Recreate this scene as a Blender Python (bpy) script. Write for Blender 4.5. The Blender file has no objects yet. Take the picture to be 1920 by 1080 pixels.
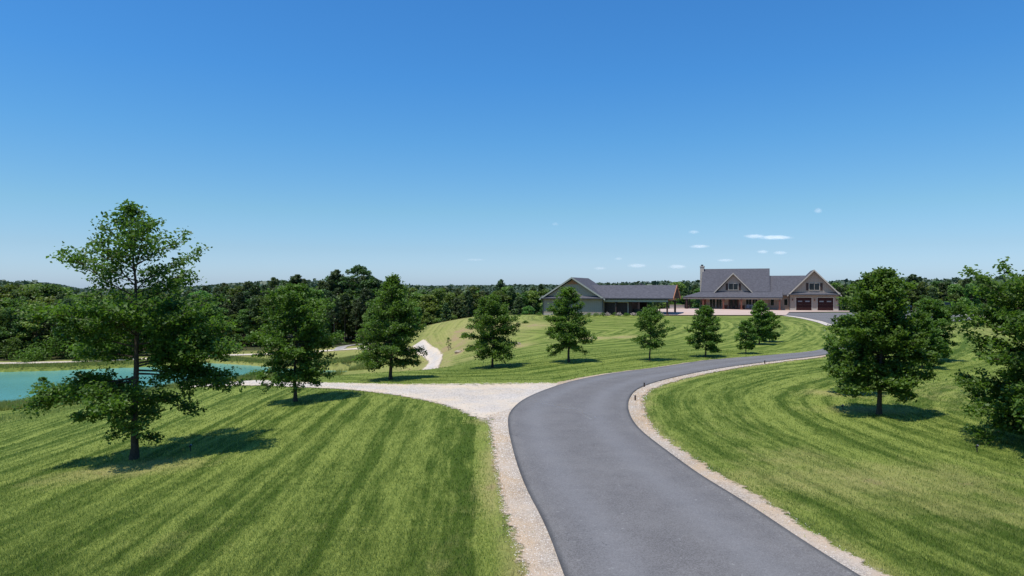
import bpy, bmesh, math, random
import numpy as np
from mathutils import Vector, Matrix
R = math.radians
random.seed(7)
SC = bpy.context.scene
COL = SC.collection
CAMZ = 5.0
F = 1280.0                      # focal length in pixels of the 1920 px wide photograph

# ------------------------------------------------------------------ terrain
PTS = [(0,-10,0),(-15,-10,-.2),(20,-10,0),(0,4,0),(12,5,0),(25,5,0),(-8,12,0),(-14,8,-.15),(0,12,0),(6,12,0),(12,15,0),
(25,15,0),(40,15,0),(-4,24,0),(4,24,0),(12,28,0),(22,28,0),(35,28,0),(50,30,0),(4,34,0),(10,38,0),(20,45,0),(30,52,0),
(40,60,.1),(55,60,.1),(75,60,0),(60,80,.5),(45,80,.5),(50,95,.75),(65,95,.8),(80,95,.6),(100,110,0),(110,140,-2.5),(90,150,-3),
(70,165,-3.2),(130,200,-4),(60,210,-5),(5,113,.5),(12,105,.45),(15,112,.7),(25,115,.78),(30,125,.8),(45,125,.8),(60,122,.8),
(45,135,.7),(30,140,.5),(15,125,.5),(72,110,.8),(48,108,.8),(30,106,.72),(20,104,.6),(0,60,-.8),(10,60,-.3),(10,80,-.4),
(20,60,0),(20,80,.05),(30,80,.3),(30,95,.55),(0,100,0),(-5,95,-.9),(-9,72,-3.5),(-5,72,-2.3),(-7,85,-2.5),(-9.2,84,-3.8),
(-7.2,116,0),(-15,117,-1.6),(-12,100,-2.0),(-20,108,-5.2),(-22,128,-5.0),(-33,128,-6.1),(-14.5,105,-4.2),
(-18,48,-1.5),(-7.3,41.4,-.5),(-10,49,-1.1),(-4,48,-.8),(-3,55,-1.0),(-8,60,-2.6),(-16,60,-4),(-20,56,-3.6),(-24,64,-5.5),
(-15,80,-6),(-20,92,-7.3),(-13,92,-5.4),(-12.4,22.4,-.6),(-10.4,32.6,-.4),(-20,22,-1.4),(-16,35,-1.1),(-15,43,-1.15),
(-25,30,-2.5),(-34,45,-4.0),(-27,45,-2.7),(-30,50,-3.4),(-24,52,-2.5),(-45,58,-6.1),(-40,65,-6.3),(-15,12,-.4),(-25,12,-1.2),
(-40,15,-2.5),(-50,35,-5),(-60,20,-4),(-30,0,-1),(-73,112,-7.2),(-60,117,-7.2),(-49,123,-7),(-31,122,-6.2),(-100,115,-7),
(-100,80,-7.5),(-80,60,-7.6),(-90,150,-6.5),(-50,150,-6.5),(-20,155,-6.5),(0,150,-6),(0,200,-9),(-50,200,-8),(-100,200,-6),
(30,200,-6),(-30,260,-9),(100,260,-6),(0,300,-10),(100,300,-6),(-120,300,-6),(10,135,-1.6),(40,165,-3),(-10,132,-4),
(150,100,-3),(150,40,-2),(-150,40,-6),(-150,-40,-3),(150,-40,-1),(0,-60,-1),(-150,140,-6)]
P = np.array(PTS, float)
def _phi(r2): return 0.5*r2*np.log(r2+1e-9)
_n = len(P); _s = 100.0
_c = P[:, :2]/_s
_K = _phi(((_c[:, None]-_c[None])**2).sum(-1)) + np.eye(_n)*2e-5
_Q = np.hstack([np.ones((_n, 1)), _c])
_A = np.zeros((_n+3, _n+3)); _A[:_n, :_n] = _K; _A[:_n, _n:] = _Q; _A[_n:, :_n] = _Q.T
_W = np.linalg.solve(_A, np.concatenate([P[:, 2], np.zeros(3)]))
def tps(X, Y):
    X = np.asarray(X, float).ravel()/_s; Y = np.asarray(Y, float).ravel()/_s
    out = np.empty(len(X))
    for i in range(0, len(X), 40000):
        x = X[i:i+40000]; y = Y[i:i+40000]
        r2 = (x[:, None]-_c[None, :, 0])**2 + (y[:, None]-_c[None, :, 1])**2
        out[i:i+40000] = _phi(r2)@_W[:_n] + _W[_n] + _W[_n+1]*x + _W[_n+2]*y
    return out
WATER = -8.0
def wpt(px, py, z=WATER):
    d = (CAMZ-z)*F/(py-540.0)
    return ((px-960)/F*d, d)
POND = [wpt(*p) for p in [(-420,790),(-60,772),(0,765),(67,758),(161,750),(280,735),(330,726),(400,719),(459,711),(486,708),(560,706),(650,706),(690,701),
        (672,696.5),(640,695),(560,692),(500,687),(440,683),(389,680),(300,687),(200,691),(100,695),(0,697.5),(-200,700),(-500,700)]]
POND = np.array(POND)
def seg_dist(X, Y, L, closed=False):
    X = np.asarray(X, float).ravel(); Y = np.asarray(Y, float).ravel()
    L = np.array(L, float)
    if closed: L = np.vstack([L, L[:1]])
    best = np.full(len(X), 1e9)
    for a, b in zip(L[:-1], L[1:]):
        d = b-a; l2 = max((d**2).sum(), 1e-9)
        t = np.clip(((X-a[0])*d[0]+(Y-a[1])*d[1])/l2, 0, 1)
        best = np.minimum(best, (X-a[0]-t*d[0])**2+(Y-a[1]-t*d[1])**2)
    return np.sqrt(best)
def seg_along(X, Y, L):
    X = np.asarray(X, float).ravel(); Y = np.asarray(Y, float).ravel(); L = np.array(L, float)
    best = np.full(len(X), 1e9); al = np.zeros(len(X)); s0 = 0.
    for a, b in zip(L[:-1], L[1:]):
        d = b-a; l = math.sqrt(max((d**2).sum(), 1e-9)); t = np.clip(((X-a[0])*d[0]+(Y-a[1])*d[1])/(l*l), 0, 1)
        q = (X-a[0]-t*d[0])**2+(Y-a[1]-t*d[1])**2; m = q < best; best = np.where(m, q, best); al = np.where(m, s0+t*l, al); s0 += l
    return np.sqrt(best), al
def inside(X, Y, L):
    X = np.asarray(X, float).ravel(); Y = np.asarray(Y, float).ravel()
    c = np.zeros(len(X), bool); L = np.array(L, float); j = len(L)-1
    for i in range(len(L)):
        x1, y1 = L[i]; x2, y2 = L[j]
        m = ((y1 > Y) != (y2 > Y))
        xi = (x2-x1)*(Y-y1)/((y2-y1) if abs(y2-y1) > 1e-9 else 1e-9)+x1
        c ^= m & (X < xi); j = i
    return c
def hz(X, Y):
    X = np.asarray(X, float).ravel(); Y = np.asarray(Y, float).ravel()
    z = tps(X, Y)
    r = np.hypot(X, Y-80)
    w = np.clip((r-220)/130, 0, 1); w = w*w*(3-2*w)
    far = -6+1.5*np.sin(X/310+1)+1.2*np.sin(Y/270)+np.clip((r-500)/900, 0, 1)*3
    z = z*(1-w)+far*w
    sd = seg_dist(X, Y, POND, True); ins = inside(X, Y, POND)
    z = np.where(ins, np.minimum(z, WATER-0.15-np.minimum(sd*.25, 1.6)), z)
    z = np.where((~ins) & (r < 200), np.maximum(z, WATER+0.03+np.minimum(sd*.22, .5)), z)
    return z
def h1(x, y): return float(hz([x], [y])[0])
_T = np.concatenate([np.arange(6, 60, .25), np.arange(60, 320, .5)])
def at(px, py):
    """where the line of sight through a point of the photograph meets the ground"""
    kx = (px-960)/F; kz = (540-py)/F
    g = hz(kx*_T, _T); dz = CAMZ+kz*_T-g
    i = int(np.argmax(dz < 0)) if (dz < 0).any() else len(_T)-1
    a, b = _T[max(i-1, 0)], _T[i]
    for _ in range(12):
        m = (a+b)/2
        if CAMZ+kz*m-h1(kx*m, m) < 0: b = m
        else: a = m
    return (kx*b, b)

# ------------------------------------------------------------------ materials
def new_mat(name):
    m = bpy.data.materials.new(name); m.use_nodes = True
    nt = m.node_tree; nt.nodes.clear()
    return m, nt, nt.nodes, nt.links
def N(nt, t, **kw):
    n = nt.nodes.new(t)
    for k, v in kw.items(): setattr(n, k, v)
    return n
def noise(nt, scale, detail=4, rough=.6, vec=None, dist=0):
    n = N(nt, 'ShaderNodeTexNoise'); n.inputs['Scale'].default_value = scale
    n.inputs['Detail'].default_value = detail; n.inputs['Roughness'].default_value = rough; n.inputs['Distortion'].default_value = dist
    if vec is not None: nt.links.new(vec, n.inputs['Vector'])
    return n.outputs['Fac']
def ramp(nt, fac, stops):
    r = N(nt, 'ShaderNodeValToRGB'); e = r.color_ramp.elements
    while len(e) < len(stops): e.new(.5)
    for i, (p, c) in enumerate(stops):
        e[i].position = p; e[i].color = (*c, 1) if len(c) == 3 else c
    nt.links.new(fac, r.inputs['Fac']); return r.outputs['Color']
def mixc(nt, fac, a, b, mode='MIX'):
    m = N(nt, 'ShaderNodeMix', data_type='RGBA', blend_type=mode)
    for s, v in ((0, fac), (6, a), (7, b)):
        if hasattr(v, 'node'): nt.links.new(v, m.inputs[s])
        else: m.inputs[s].default_value = (*v, 1) if isinstance(v, tuple) and len(v) == 3 else v
    return m.outputs[2]
def mth(nt, op, a, b=None, c=None, clamp=False):
    m = N(nt, 'ShaderNodeMath', operation=op); m.use_clamp = clamp
    for i, v in enumerate((a, b, c)):
        if v is None: continue
        if hasattr(v, 'node'): nt.links.new(v, m.inputs[i])
        else: m.inputs[i].default_value = v
    return m.outputs[0]
def maprange(nt, v, a, b, c=0., d=1.):
    m = N(nt, 'ShaderNodeMapRange'); nt.links.new(v, m.inputs[0])
    for i, q in enumerate((a, b, c, d)): m.inputs[i+1].default_value = q
    return m.outputs[0]
def attr(nt, name): 
    a = N(nt, 'ShaderNodeAttribute'); a.attribute_name = name; return a
def objc(nt): return N(nt, 'ShaderNodeTexCoord').outputs['Object']
def pos(nt): return N(nt, 'ShaderNodeNewGeometry').outputs['Position']
def principled(nt, col, rough=.8, bump=None, bs=.3, bd=.02, spec=.3, metal=0):
    p = N(nt, 'ShaderNodeBsdfPrincipled'); o = N(nt, 'ShaderNodeOutputMaterial')
    if hasattr(col, 'node'): nt.links.new(col, p.inputs['Base Color'])
    else: p.inputs['Base Color'].default_value = (*col, 1)
    if hasattr(rough, 'node'): nt.links.new(rough, p.inputs['Roughness'])
    else: p.inputs['Roughness'].default_value = rough
    p.inputs['Specular IOR Level'].default_value = spec; p.inputs['Metallic'].default_value = metal
    if bump is not None:
        b = N(nt, 'ShaderNodeBump'); b.inputs['Strength'].default_value = bs; b.inputs['Distance'].default_value = bd
        nt.links.new(bump, b.inputs['Height']); nt.links.new(b.outputs[0], p.inputs['Normal'])
    nt.links.new(p.outputs[0], o.inputs[0]); return p, o
def simple(name, col, rough=.7, var=.15, scale=6, spec=.3, metal=0, bs=.15):
    m, nt, _, _ = new_mat(name)
    f = noise(nt, scale, 5, .65, objc(nt))
    c = ramp(nt, f, [(.25, tuple(x*(1-var) for x in col)), (.75, tuple(min(1, x*(1+var)) for x in col))])
    principled(nt, c, rough, f, bs, .01, spec, metal); return m
M = {}
GL = (.270, .310, .068); GD = (.064, .104, .012)
def grass_colour(nt):
    p = pos(nt)
    st = attr(nt, 'stripe').outputs['Fac']; dry = attr(nt, 'dry').outputs['Fac']; lng = attr(nt, 'long').outputs['Fac']
    wob = mth(nt, 'MULTIPLY', mth(nt, 'SUBTRACT', noise(nt, .35, 3, .6, p), .5), .6)
    s1 = mth(nt, 'SINE', mth(nt, 'MULTIPLY', mth(nt, 'ADD', st, wob), 2.55))
    s2 = mth(nt, 'SINE', mth(nt, 'MULTIPLY', mth(nt, 'ADD', st, wob), 6.6))
    n1 = N(nt, 'ShaderNodeTexNoise', noise_dimensions='1D'); n1.inputs['Scale'].default_value = 1.; n1.inputs['Detail'].default_value = 5; n1.inputs['Roughness'].default_value = .8
    nt.links.new(mth(nt, 'MULTIPLY', mth(nt, 'ADD', st, mth(nt, 'MULTIPLY', wob, .3)), .85), n1.inputs['W'])
    s = mth(nt, 'ADD', mth(nt, 'MULTIPLY', s1, .27), mth(nt, 'MULTIPLY', s2, .26))
    s = mth(nt, 'ADD', s, mth(nt, 'MULTIPLY', mth(nt, 'SUBTRACT', n1.outputs['Fac'], .5), 4.0))
    cx = N(nt, 'ShaderNodeCombineXYZ'); nt.links.new(mth(nt, 'MULTIPLY', st, 2.6), cx.inputs[0]); nt.links.new(mth(nt, 'MULTIPLY', attr(nt, 'along').outputs['Fac'], .35), cx.inputs[1])
    streak = noise(nt, 1., 5, .75, cx.outputs[0])
    s = mth(nt, 'ADD', s, mth(nt, 'MULTIPLY', mth(nt, 'SUBTRACT', streak, .5), 4.6))
    s = mth(nt, 'MULTIPLY', s, maprange(nt, noise(nt, .09, 3, .6, p), .35, .65, .45, 1.15))
    s = mth(nt, 'MULTIPLY', s, mth(nt, 'SUBTRACT', 1., lng))
    f = mth(nt, 'ADD', s, mth(nt, 'MULTIPLY', mth(nt, 'SUBTRACT', noise(nt, 3.0, 6, .8, p), .5), 1.5))
    f = mth(nt, 'ADD', f, mth(nt, 'MULTIPLY', mth(nt, 'SUBTRACT', noise(nt, .12, 4, .6, p), .5), 1.6))
    f = mth(nt, 'ADD', f, .5, clamp=True)
    c = mixc(nt, f, GD, GL)
    # straw patches
    d2 = maprange(nt, mth(nt, 'ADD', mth(nt, 'ADD', mth(nt, 'MULTIPLY', noise(nt, .8, 6, .7, p), .55), mth(nt, 'MULTIPLY', streak, .45)), mth(nt, 'MULTIPLY', dry, .55)), .60, .90)
    c = mixc(nt, mth(nt, 'MULTIPLY', d2, .75), c, (.42, .36, .14))
    d3 = maprange(nt, mth(nt, 'ADD', noise(nt, .55, 5, .7, p), mth(nt, 'MULTIPLY', dry, .5)), .88, 1.04)
    c = mixc(nt, d3, c, (.40, .27, .16))
    c = mixc(nt, mth(nt, 'MULTIPLY', lng, .6), c, mixc(nt, noise(nt, .6, 5, .7, p), (.12, .17, .035), (.34, .33, .11)))
    return c
def mk_ground():
    m, nt, _, _ = new_mat('mown_lawn')
    c = grass_colour(nt); p = pos(nt)
    fine = noise(nt, 14, 5, .8, p)
    c = mixc(nt, maprange(nt, fine, .3, .7, 0, .6), c, (.06, .10, .016), 'MIX')
    fl = attr(nt, 'forest').outputs['Fac']
    c = mixc(nt, fl, c, mixc(nt, noise(nt, .3, 5, .7, p), (.03, .05, .012), (.09, .075, .04)))
    principled(nt, c, .95, fine, .7, .06, .1); return m
M['ground'] = mk_ground()
def mk_blades():
    m, nt, _, _ = new_mat('grass_blades')
    c = grass_colour(nt); t = attr(nt, 'tint').outputs['Fac']
    c = mixc(nt, t, mixc(nt, .35, c, (.05, .12, .01)), mixc(nt, .3, c, (.45, .48, .16)))
    c = mixc(nt, 1., c, (1.35, 1.35, 1.35), 'MULTIPLY')
    d = N(nt, 'ShaderNodeBsdfDiffuse'); tr = N(nt, 'ShaderNodeBsdfTranslucent'); mx = N(nt, 'ShaderNodeMixShader')
    mx.inputs[0].default_value = .45; o = N(nt, 'ShaderNodeOutputMaterial')
    nt.links.new(c, d.inputs[0]); nt.links.new(c, tr.inputs[0]); nt.links.new(d.outputs[0], mx.inputs[1]); nt.links.new(tr.outputs[0], mx.inputs[2])
    nt.links.new(mx.outputs[0], o.inputs[0]); return m
M['blades'] = mk_blades()
def mk_leaf(name, dark, light, trans=.3, objvar=.25, haze=0.):
    m, nt, _, _ = new_mat(name)
    t = attr(nt, 'tint').outputs['Fac']
    big = noise(nt, 1.1, 3, .6, objc(nt))
    f = mth(nt, 'ADD', mth(nt, 'MULTIPLY', t, .65), mth(nt, 'MULTIPLY', mth(nt, 'SUBTRACT', big, .35), .9), clamp=True)
    c = mixc(nt, f, dark, light)
    oi = N(nt, 'ShaderNodeObjectInfo').outputs['Random']
    hs = N(nt, 'ShaderNodeHueSaturation')
    nt.links.new(maprange(nt, oi, 0, 1, .5-.03*objvar*4, .5+.02*objvar*4), hs.inputs['Hue'])
    nt.links.new(maprange(nt, mth(nt, 'FRACT', mth(nt, 'MULTIPLY', oi, 7.3)), 0, 1, 1-objvar, 1+objvar), hs.inputs['Value'])
    nt.links.new(c, hs.inputs['Color'])
    c = hs.outputs[0]
    d = N(nt, 'ShaderNodeBsdfPrincipled'); d.inputs['Roughness'].default_value = .5; d.inputs['Specular IOR Level'].default_value = .25
    tr = N(nt, 'ShaderNodeBsdfTranslucent'); mx = N(nt, 'ShaderNodeMixShader'); mx.inputs[0].default_value = trans
    o = N(nt, 'ShaderNodeOutputMaterial')
    ct = mixc(nt, 1., c, (1.3, 1.5, .6), 'MULTIPLY')
    nt.links.new(c, d.inputs[0]); nt.links.new(ct, tr.inputs[0])
    nt.links.new(d.outputs[0], mx.inputs[1]); nt.links.new(tr.outputs[0], mx.inputs[2]); nt.links.new(mx.outputs[0], o.inputs[0])
    return m
M['oak'] = mk_leaf('oak_leaves', (.022, .052, .009), (.175, .285, .052), .4, .06)
M['oak_light'] = mk_leaf('young_oak_leaves', (.030, .075, .012), (.165, .285, .050), .35, .06)
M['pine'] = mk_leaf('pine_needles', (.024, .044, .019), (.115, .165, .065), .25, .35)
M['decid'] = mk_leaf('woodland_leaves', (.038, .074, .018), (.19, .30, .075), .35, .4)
M['bright'] = mk_leaf('bright_bush_leaves', (.07, .17, .02), (.22, .40, .05), .3, .1)
M['far'] = mk_leaf('distant_canopy', (.042, .068, .046), (.115, .165, .100), .15, .0)  # distance haze painted in as a slightly bluish leaf colour
M['flower'] = simple('pale_blossom', (.45, .38, .34), .8)
M['bark'] = simple('bark', (.075, .058, .042), .95, .5, 14, .1, 0, .8)
M['bark_pale'] = simple('pine_bark', (.13, .10, .075), .95, .5, 6, .1, 0, .8)
def mk_gravel(name, base, dark, tan, edge_grass=True):
    m, nt, _, _ = new_mat(name)
    p = pos(nt)
    v = N(nt, 'ShaderNodeTexVoronoi'); v.inputs['Scale'].default_value = 30; nt.links.new(p, v.inputs['Vector'])
    sp = N(nt, 'ShaderNodeSeparateColor'); nt.links.new(v.outputs['Color'], sp.inputs[0])
    c = mixc(nt, sp.outputs[0], dark, base)
    c = mixc(nt, maprange(nt, v.outputs['Distance'], .2, .75, 0, .55), c, (.13, .10, .08))
    e = attr(nt, 'edge').outputs['Fac']
    t = mth(nt, 'ADD', noise(nt, .7, 6, .7, p), mth(nt, 'MULTIPLY', e, .35))
    c = mixc(nt, maprange(nt, t, .5, .82, 0, .85), c, tan)
    c = mixc(nt, maprange(nt, noise(nt, .25, 4, .6, p), .35, .7, 0, .35), c, (.62, .58, .54))
    pp, o = principled(nt, c, .95, v.outputs['Distance'], .7, .03, .1)
    tr = N(nt, 'ShaderNodeBsdfTransparent'); mx = N(nt, 'ShaderNodeMixShader')
    f = mth(nt, 'ADD', e, mth(nt, 'MULTIPLY', mth(nt, 'SUBTRACT', noise(nt, 3.5, 6, .8, p), .5), 1.1))
    nt.links.new(maprange(nt, f, .80, .96), mx.inputs[0])
    nt.links.new(pp.outputs[0], mx.inputs[1]); nt.links.new(tr.outputs[0], mx.inputs[2]); nt.links.new(mx.outputs[0], o.inputs[0])
    return m
M['gravel'] = mk_gravel('white_gravel', (.82, .74, .65), (.48, .42, .36), (.66, .52, .36))
M['shoulder'] = mk_gravel('tan_gravel', (.64, .54, .43), (.25, .19, .14), (.48, .33, .19))
M['greygravel'] = mk_gravel('grey_gravel', (.36, .35, .34), (.22, .21, .20), (.34, .30, .25))
def mk_asphalt():
    m, nt, _, _ = new_mat('asphalt')
    p = pos(nt); uv = attr(nt, 'across').outputs['Fac']
    c = ramp(nt, noise(nt, 1.1, 8, .75, p), [(.3, (.110, .098, .089)), (.7, (.168, .151, .138))])
    v = N(nt, 'ShaderNodeTexVoronoi'); v.inputs['Scale'].default_value = 55; nt.links.new(p, v.inputs['Vector'])
    sp = N(nt, 'ShaderNodeSeparateColor'); nt.links.new(v.outputs['Color'], sp.inputs[0])
    c = mixc(nt, .35, c, mixc(nt, sp.outputs[0], (.03, .03, .034), (.26, .26, .27)))
    spk = maprange(nt, noise(nt, 9, 2, .5, p), .70, .76)
    c = mixc(nt, mth(nt, 'MULTIPLY', spk, .5), c, (.33, .32, .30))
    # polished wheel tracks along the road
    w = mth(nt, 'POWER', mth(nt, 'ABSOLUTE', mth(nt, 'SINE', mth(nt, 'MULTIPLY', mth(nt, 'ADD', uv, mth(nt, 'MULTIPLY', noise(nt, .3, 2, .5, p), .06)), 6.283))), 5.)
    c = mixc(nt, mth(nt, 'MULTIPLY', w, .22), c, (.24, .24, .25))
    ed = mth(nt, 'ABSOLUTE', mth(nt, 'SUBTRACT', uv, .5))
    c = mixc(nt, maprange(nt, ed, .475, .498, 0, .75), c, (.035, .035, .038))
    ck = mth(nt, 'ABSOLUTE', mth(nt, 'SUBTRACT', noise(nt, .38, 5, .6, p), .5))
    ckm = mth(nt, 'MULTIPLY', maprange(nt, ck, .0, .0022, 1, 0), maprange(nt, noise(nt, .21, 2, .5, p), .52, .6))
    c = mixc(nt, mth(nt, 'MULTIPLY', ckm, .6), c, (.04, .04, .04))
    c = mixc(nt, maprange(nt, noise(nt, .3, 4, .7, p), .45, .75, 0, .35), c, (.21, .20, .19))
    principled(nt, c, .8, sp.outputs[0], .35, .006, .3); return m
M['asphalt'] = mk_asphalt()
def mk_water():
    m, nt, _, _ = new_mat('pond_water')
    p = pos(nt)
    mp = N(nt, 'ShaderNodeMapping'); mp.inputs['Scale'].default_value = (.5, 1.4, 1); nt.links.new(p, mp.inputs[0])
    b = noise(nt, 1.6, 6, .7, mp.outputs[0])
    c = ramp(nt, noise(nt, .05, 3, .5, p), [(.3, (.09, .27, .235)), (.7, (.125, .36, .335))])
    principled(nt, c, .2, b, .35, .07, .38); return m
M['water'] = mk_water()
def mk_shingle():
    m, nt, _, _ = new_mat('roof_shingles')
    p = objc(nt)
    mp = N(nt, 'ShaderNodeMapping'); mp.inputs['Scale'].default_value = (1.2, 1.2, 5.5); nt.links.new(p, mp.inputs[0])
    f = noise(nt, 2.2, 5, .75, mp.outputs[0])
    w = N(nt, 'ShaderNodeTexWave', wave_type='BANDS', bands_direction='Z'); w.inputs['Scale'].default_value = 1.6; w.inputs['Distortion'].default_value = .3
    nt.links.new(p, w.inputs['Vector'])
    c = ramp(nt, f, [(.3, (.052, .050, .058)), (.7, (.140, .136, .152))])
    c = mixc(nt, mth(nt, 'MULTIPLY', w.outputs['Fac'], .25), c, (.04, .04, .05))
    principled(nt, c, .9, w.outputs['Fac'], .4, .02, .15); return m
M['shingle'] = mk_shingle()
def mk_siding(name, col, axis='X', scale=.9):
    m, nt, _, _ = new_mat(name)
    w = N(nt, 'ShaderNodeTexWave', wave_type='BANDS', bands_direction=axis, wave_profile='SAW'); w.inputs['Scale'].default_value = scale
    nt.links.new(objc(nt), w.inputs['Vector'])
    f = noise(nt, 3, 5, .6, objc(nt))
    c = mixc(nt, f, tuple(x*.85 for x in col), tuple(x*1.12 for x in col))
    c = mixc(nt, maprange(nt, w.outputs['Fac'], .82, .95, 0, .3), c, tuple(x*.5 for x in col))
    principled(nt, c, .75, maprange(nt, w.outputs['Fac'], .8, .9), .6, .02, .2); return m
M['tan'] = mk_siding('tan_board_siding', (.36, .285, .225))
M['greysiding'] = mk_siding('grey_board_siding', (.34, .275, .225))
M['trim'] = simple('tan_trim', (.42, .37, .31), .6, .08)
M['greytrim'] = simple('grey_trim', (.33, .33, .29), .6, .08)
M['darktrim'] = simple('dark_trim', (.05, .05, .055), .5, .1)
M['maroon'] = mk_siding('maroon_panel_door', (.036, .012, .011), 'Z', .35)
M['darkdoor'] = simple('dark_brown_door', (.035, .020, .017), .5, .2)
M['glass'] = simple('window_glass', (.010, .014, .017), .08, .3, 1, .35)
M['lightglass'] = simple('door_light_glass', (.20, .20, .22), .1, .2, 1, .6)
M['teal'] = simple('teal_reflection_glass', (.03, .10, .09), .08, .3, 1, .8)  # greenish reflection put into the pane's base colour
M['wood'] = simple('orange_stained_wood', (.36, .15, .07), .6, .3, 5)
M['redpost'] = simple('red_stained_post', (.16, .055, .035), .6, .3, 5)
M['darkpost'] = simple('dark_stained_post', (.050, .026, .020), .6, .3, 5)
def mk_brick():
    m, nt, _, _ = new_mat('pale_chimney_stone')
    b = N(nt, 'ShaderNodeTexBrick'); b.inputs['Scale'].default_value = 3.; nt.links.new(objc(nt), b.inputs['Vector'])
    b.inputs['Color1'].default_value = (.52, .46, .39, 1); b.inputs['Color2'].default_value = (.38, .32, .27, 1); b.inputs['Mortar'].default_value = (.45, .42, .38, 1)
    mp = N(nt, 'ShaderNodeMapping'); mp.inputs['Rotation'].default_value = (R(90), 0, 0); nt.links.new(objc(nt), mp.inputs[0]); nt.links.new(mp.outputs[0], b.inputs['Vector'])
    principled(nt, b.outputs['Color'], .9, b.outputs['Fac'], .4, .02, .1); return m
M['brick'] = mk_brick()
M['concrete'] = simple('pink_concrete', (.50, .37, .30), .85, .12, .5)
M['black'] = simple('black_metal', (.015, .015, .017), .4, .2, 5, .5)
M['rubber'] = simple('tyre_rubber', (.02, .02, .02), .8)
M['chrome'] = simple('bright_metal', (.7, .7, .7), .25, .05, 4, .5, .9)
M['white'] = simple('white_paint', (.8, .8, .8), .4, .04)
M['navy'] = simple('dark_blue_car_paint', (.012, .02, .05), .25, .1, 3, .6)
M['blackpaint'] = simple('black_car_paint', (.012, .012, .015), .25, .1, 3, .6)
M['cushion'] = simple('grey_cushion', (.22, .24, .28), .9)
M['stone'] = simple('tan_stone', (.36, .29, .21), .9, .25, 4, .1, 0, .5)

# ------------------------------------------------------------------ object helpers
def link(o, parent=None):
    COL.objects.link(o)
    if parent is not None: o.parent = parent
    return o
def fast_mesh(name, V, Fc, mat, parent=None, attrs=None, smooth=False):
    """V (n,3) and Fc (m,k) arrays -> ONE mesh object"""
    me = bpy.data.meshes.new(name); V = np.asarray(V, np.float32); Fc = np.asarray(Fc, np.int32)
    k = Fc.shape[1]
    me.vertices.add(len(V)); me.vertices.foreach_set('co', V.ravel())
    me.loops.add(Fc.size); me.loops.foreach_set('vertex_index', Fc.ravel())
    me.polygons.add(len(Fc)); me.polygons.foreach_set('loop_start', np.arange(0, Fc.size, k, dtype=np.int32))
    me.polygons.foreach_set('loop_total', np.full(len(Fc), k, np.int32))
    if smooth: me.polygons.foreach_set('use_smooth', np.ones(len(Fc), bool))
    me.update(calc_edges=True)
    for an, av in (attrs or {}).items():
        a = me.attributes.new(an, 'FLOAT', 'POINT'); a.data.foreach_set('value', np.asarray(av, np.float32))
    me.materials.append(mat)
    return link(bpy.data.objects.new(name, me), parent)
def obj(name, bm, mat, parent=None, smooth=False):
    bmesh.ops.recalc_face_normals(bm, faces=bm.faces)
    me = bpy.data.meshes.new(name); bm.to_mesh(me); bm.free()
    if smooth: me.polygons.foreach_set('use_smooth', [True]*len(me.polygons))
    me.materials.append(mat)
    return link(bpy.data.objects.new(name, me), parent)
def tag(o, label, cat, group=None):
    o['label'] = label; o['category'] = cat
    if group: o['group'] = group
    return o
def struct(o): o['kind'] = 'structure'; return o
def stuff(o, label, cat): o['kind'] = 'stuff'; return tag(o, label, cat)
def thing(name, loc, rz, label, cat, group=None):
    o = bpy.data.objects.new(name, None); link(o); o.location = loc; o.rotation_euler = (0, 0, rz); o.empty_display_size = .3
    return tag(o, label, cat, group)
def copy_thing(root, loc, rz=0, scale=None, label=None):
    r = root.copy(); COL.objects.link(r); r.location = loc; r.rotation_euler = (0, 0, rz)
    if scale: r.scale = scale
    if label: r['label'] = label
    for ch in root.children:
        c = ch.copy(); COL.objects.link(c); c.parent = r
        for g in ch.children:
            d = g.copy(); COL.objects.link(d); d.parent = c
    return r
def box(bm, x0, x1, y0, y1, z0, z1):
    vs = [bm.verts.new(p) for p in ((x0,y0,z0),(x1,y0,z0),(x1,y1,z0),(x0,y1,z0),(x0,y0,z1),(x1,y0,z1),(x1,y1,z1),(x0,y1,z1))]
    for f in ((0,3,2,1),(4,5,6,7),(0,1,5,4),(1,2,6,5),(2,3,7,6),(3,0,4,7)): bm.faces.new([vs[i] for i in f])
    return bm
def BX(*a):
    bm = bmesh.new()
    for q in a: box(bm, *q)
    return bm
def slab(bm, pts, t):
    """a sheet through pts, thickened downwards by t"""
    a = [bm.verts.new(p) for p in pts]; b = [bm.verts.new((p[0], p[1], p[2]-t)) for p in pts]
    bm.faces.new(a); bm.faces.new(b[::-1]); n = len(pts)
    for i in range(n): bm.faces.new((a[i], b[i], b[(i+1) % n], a[(i+1) % n]))
    return bm
def prism(bm, pts, a0, a1, axis='y'):
    """polygon pts in the plane across axis, extruded from a0 to a1"""
    f = (lambda p, a: (p[0], a, p[1])) if axis == 'y' else ((lambda p, a: (a, p[0], p[1])) if axis == 'x' else (lambda p, a: (p[0], p[1], a)))
    A = [bm.verts.new(f(p, a0)) for p in pts]; B = [bm.verts.new(f(p, a1)) for p in pts]; n = len(pts)
    bm.faces.new(A); bm.faces.new(B[::-1])
    for i in range(n): bm.faces.new((A[i], B[i], B[(i+1) % n], A[(i+1) % n]))
    return bm
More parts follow.
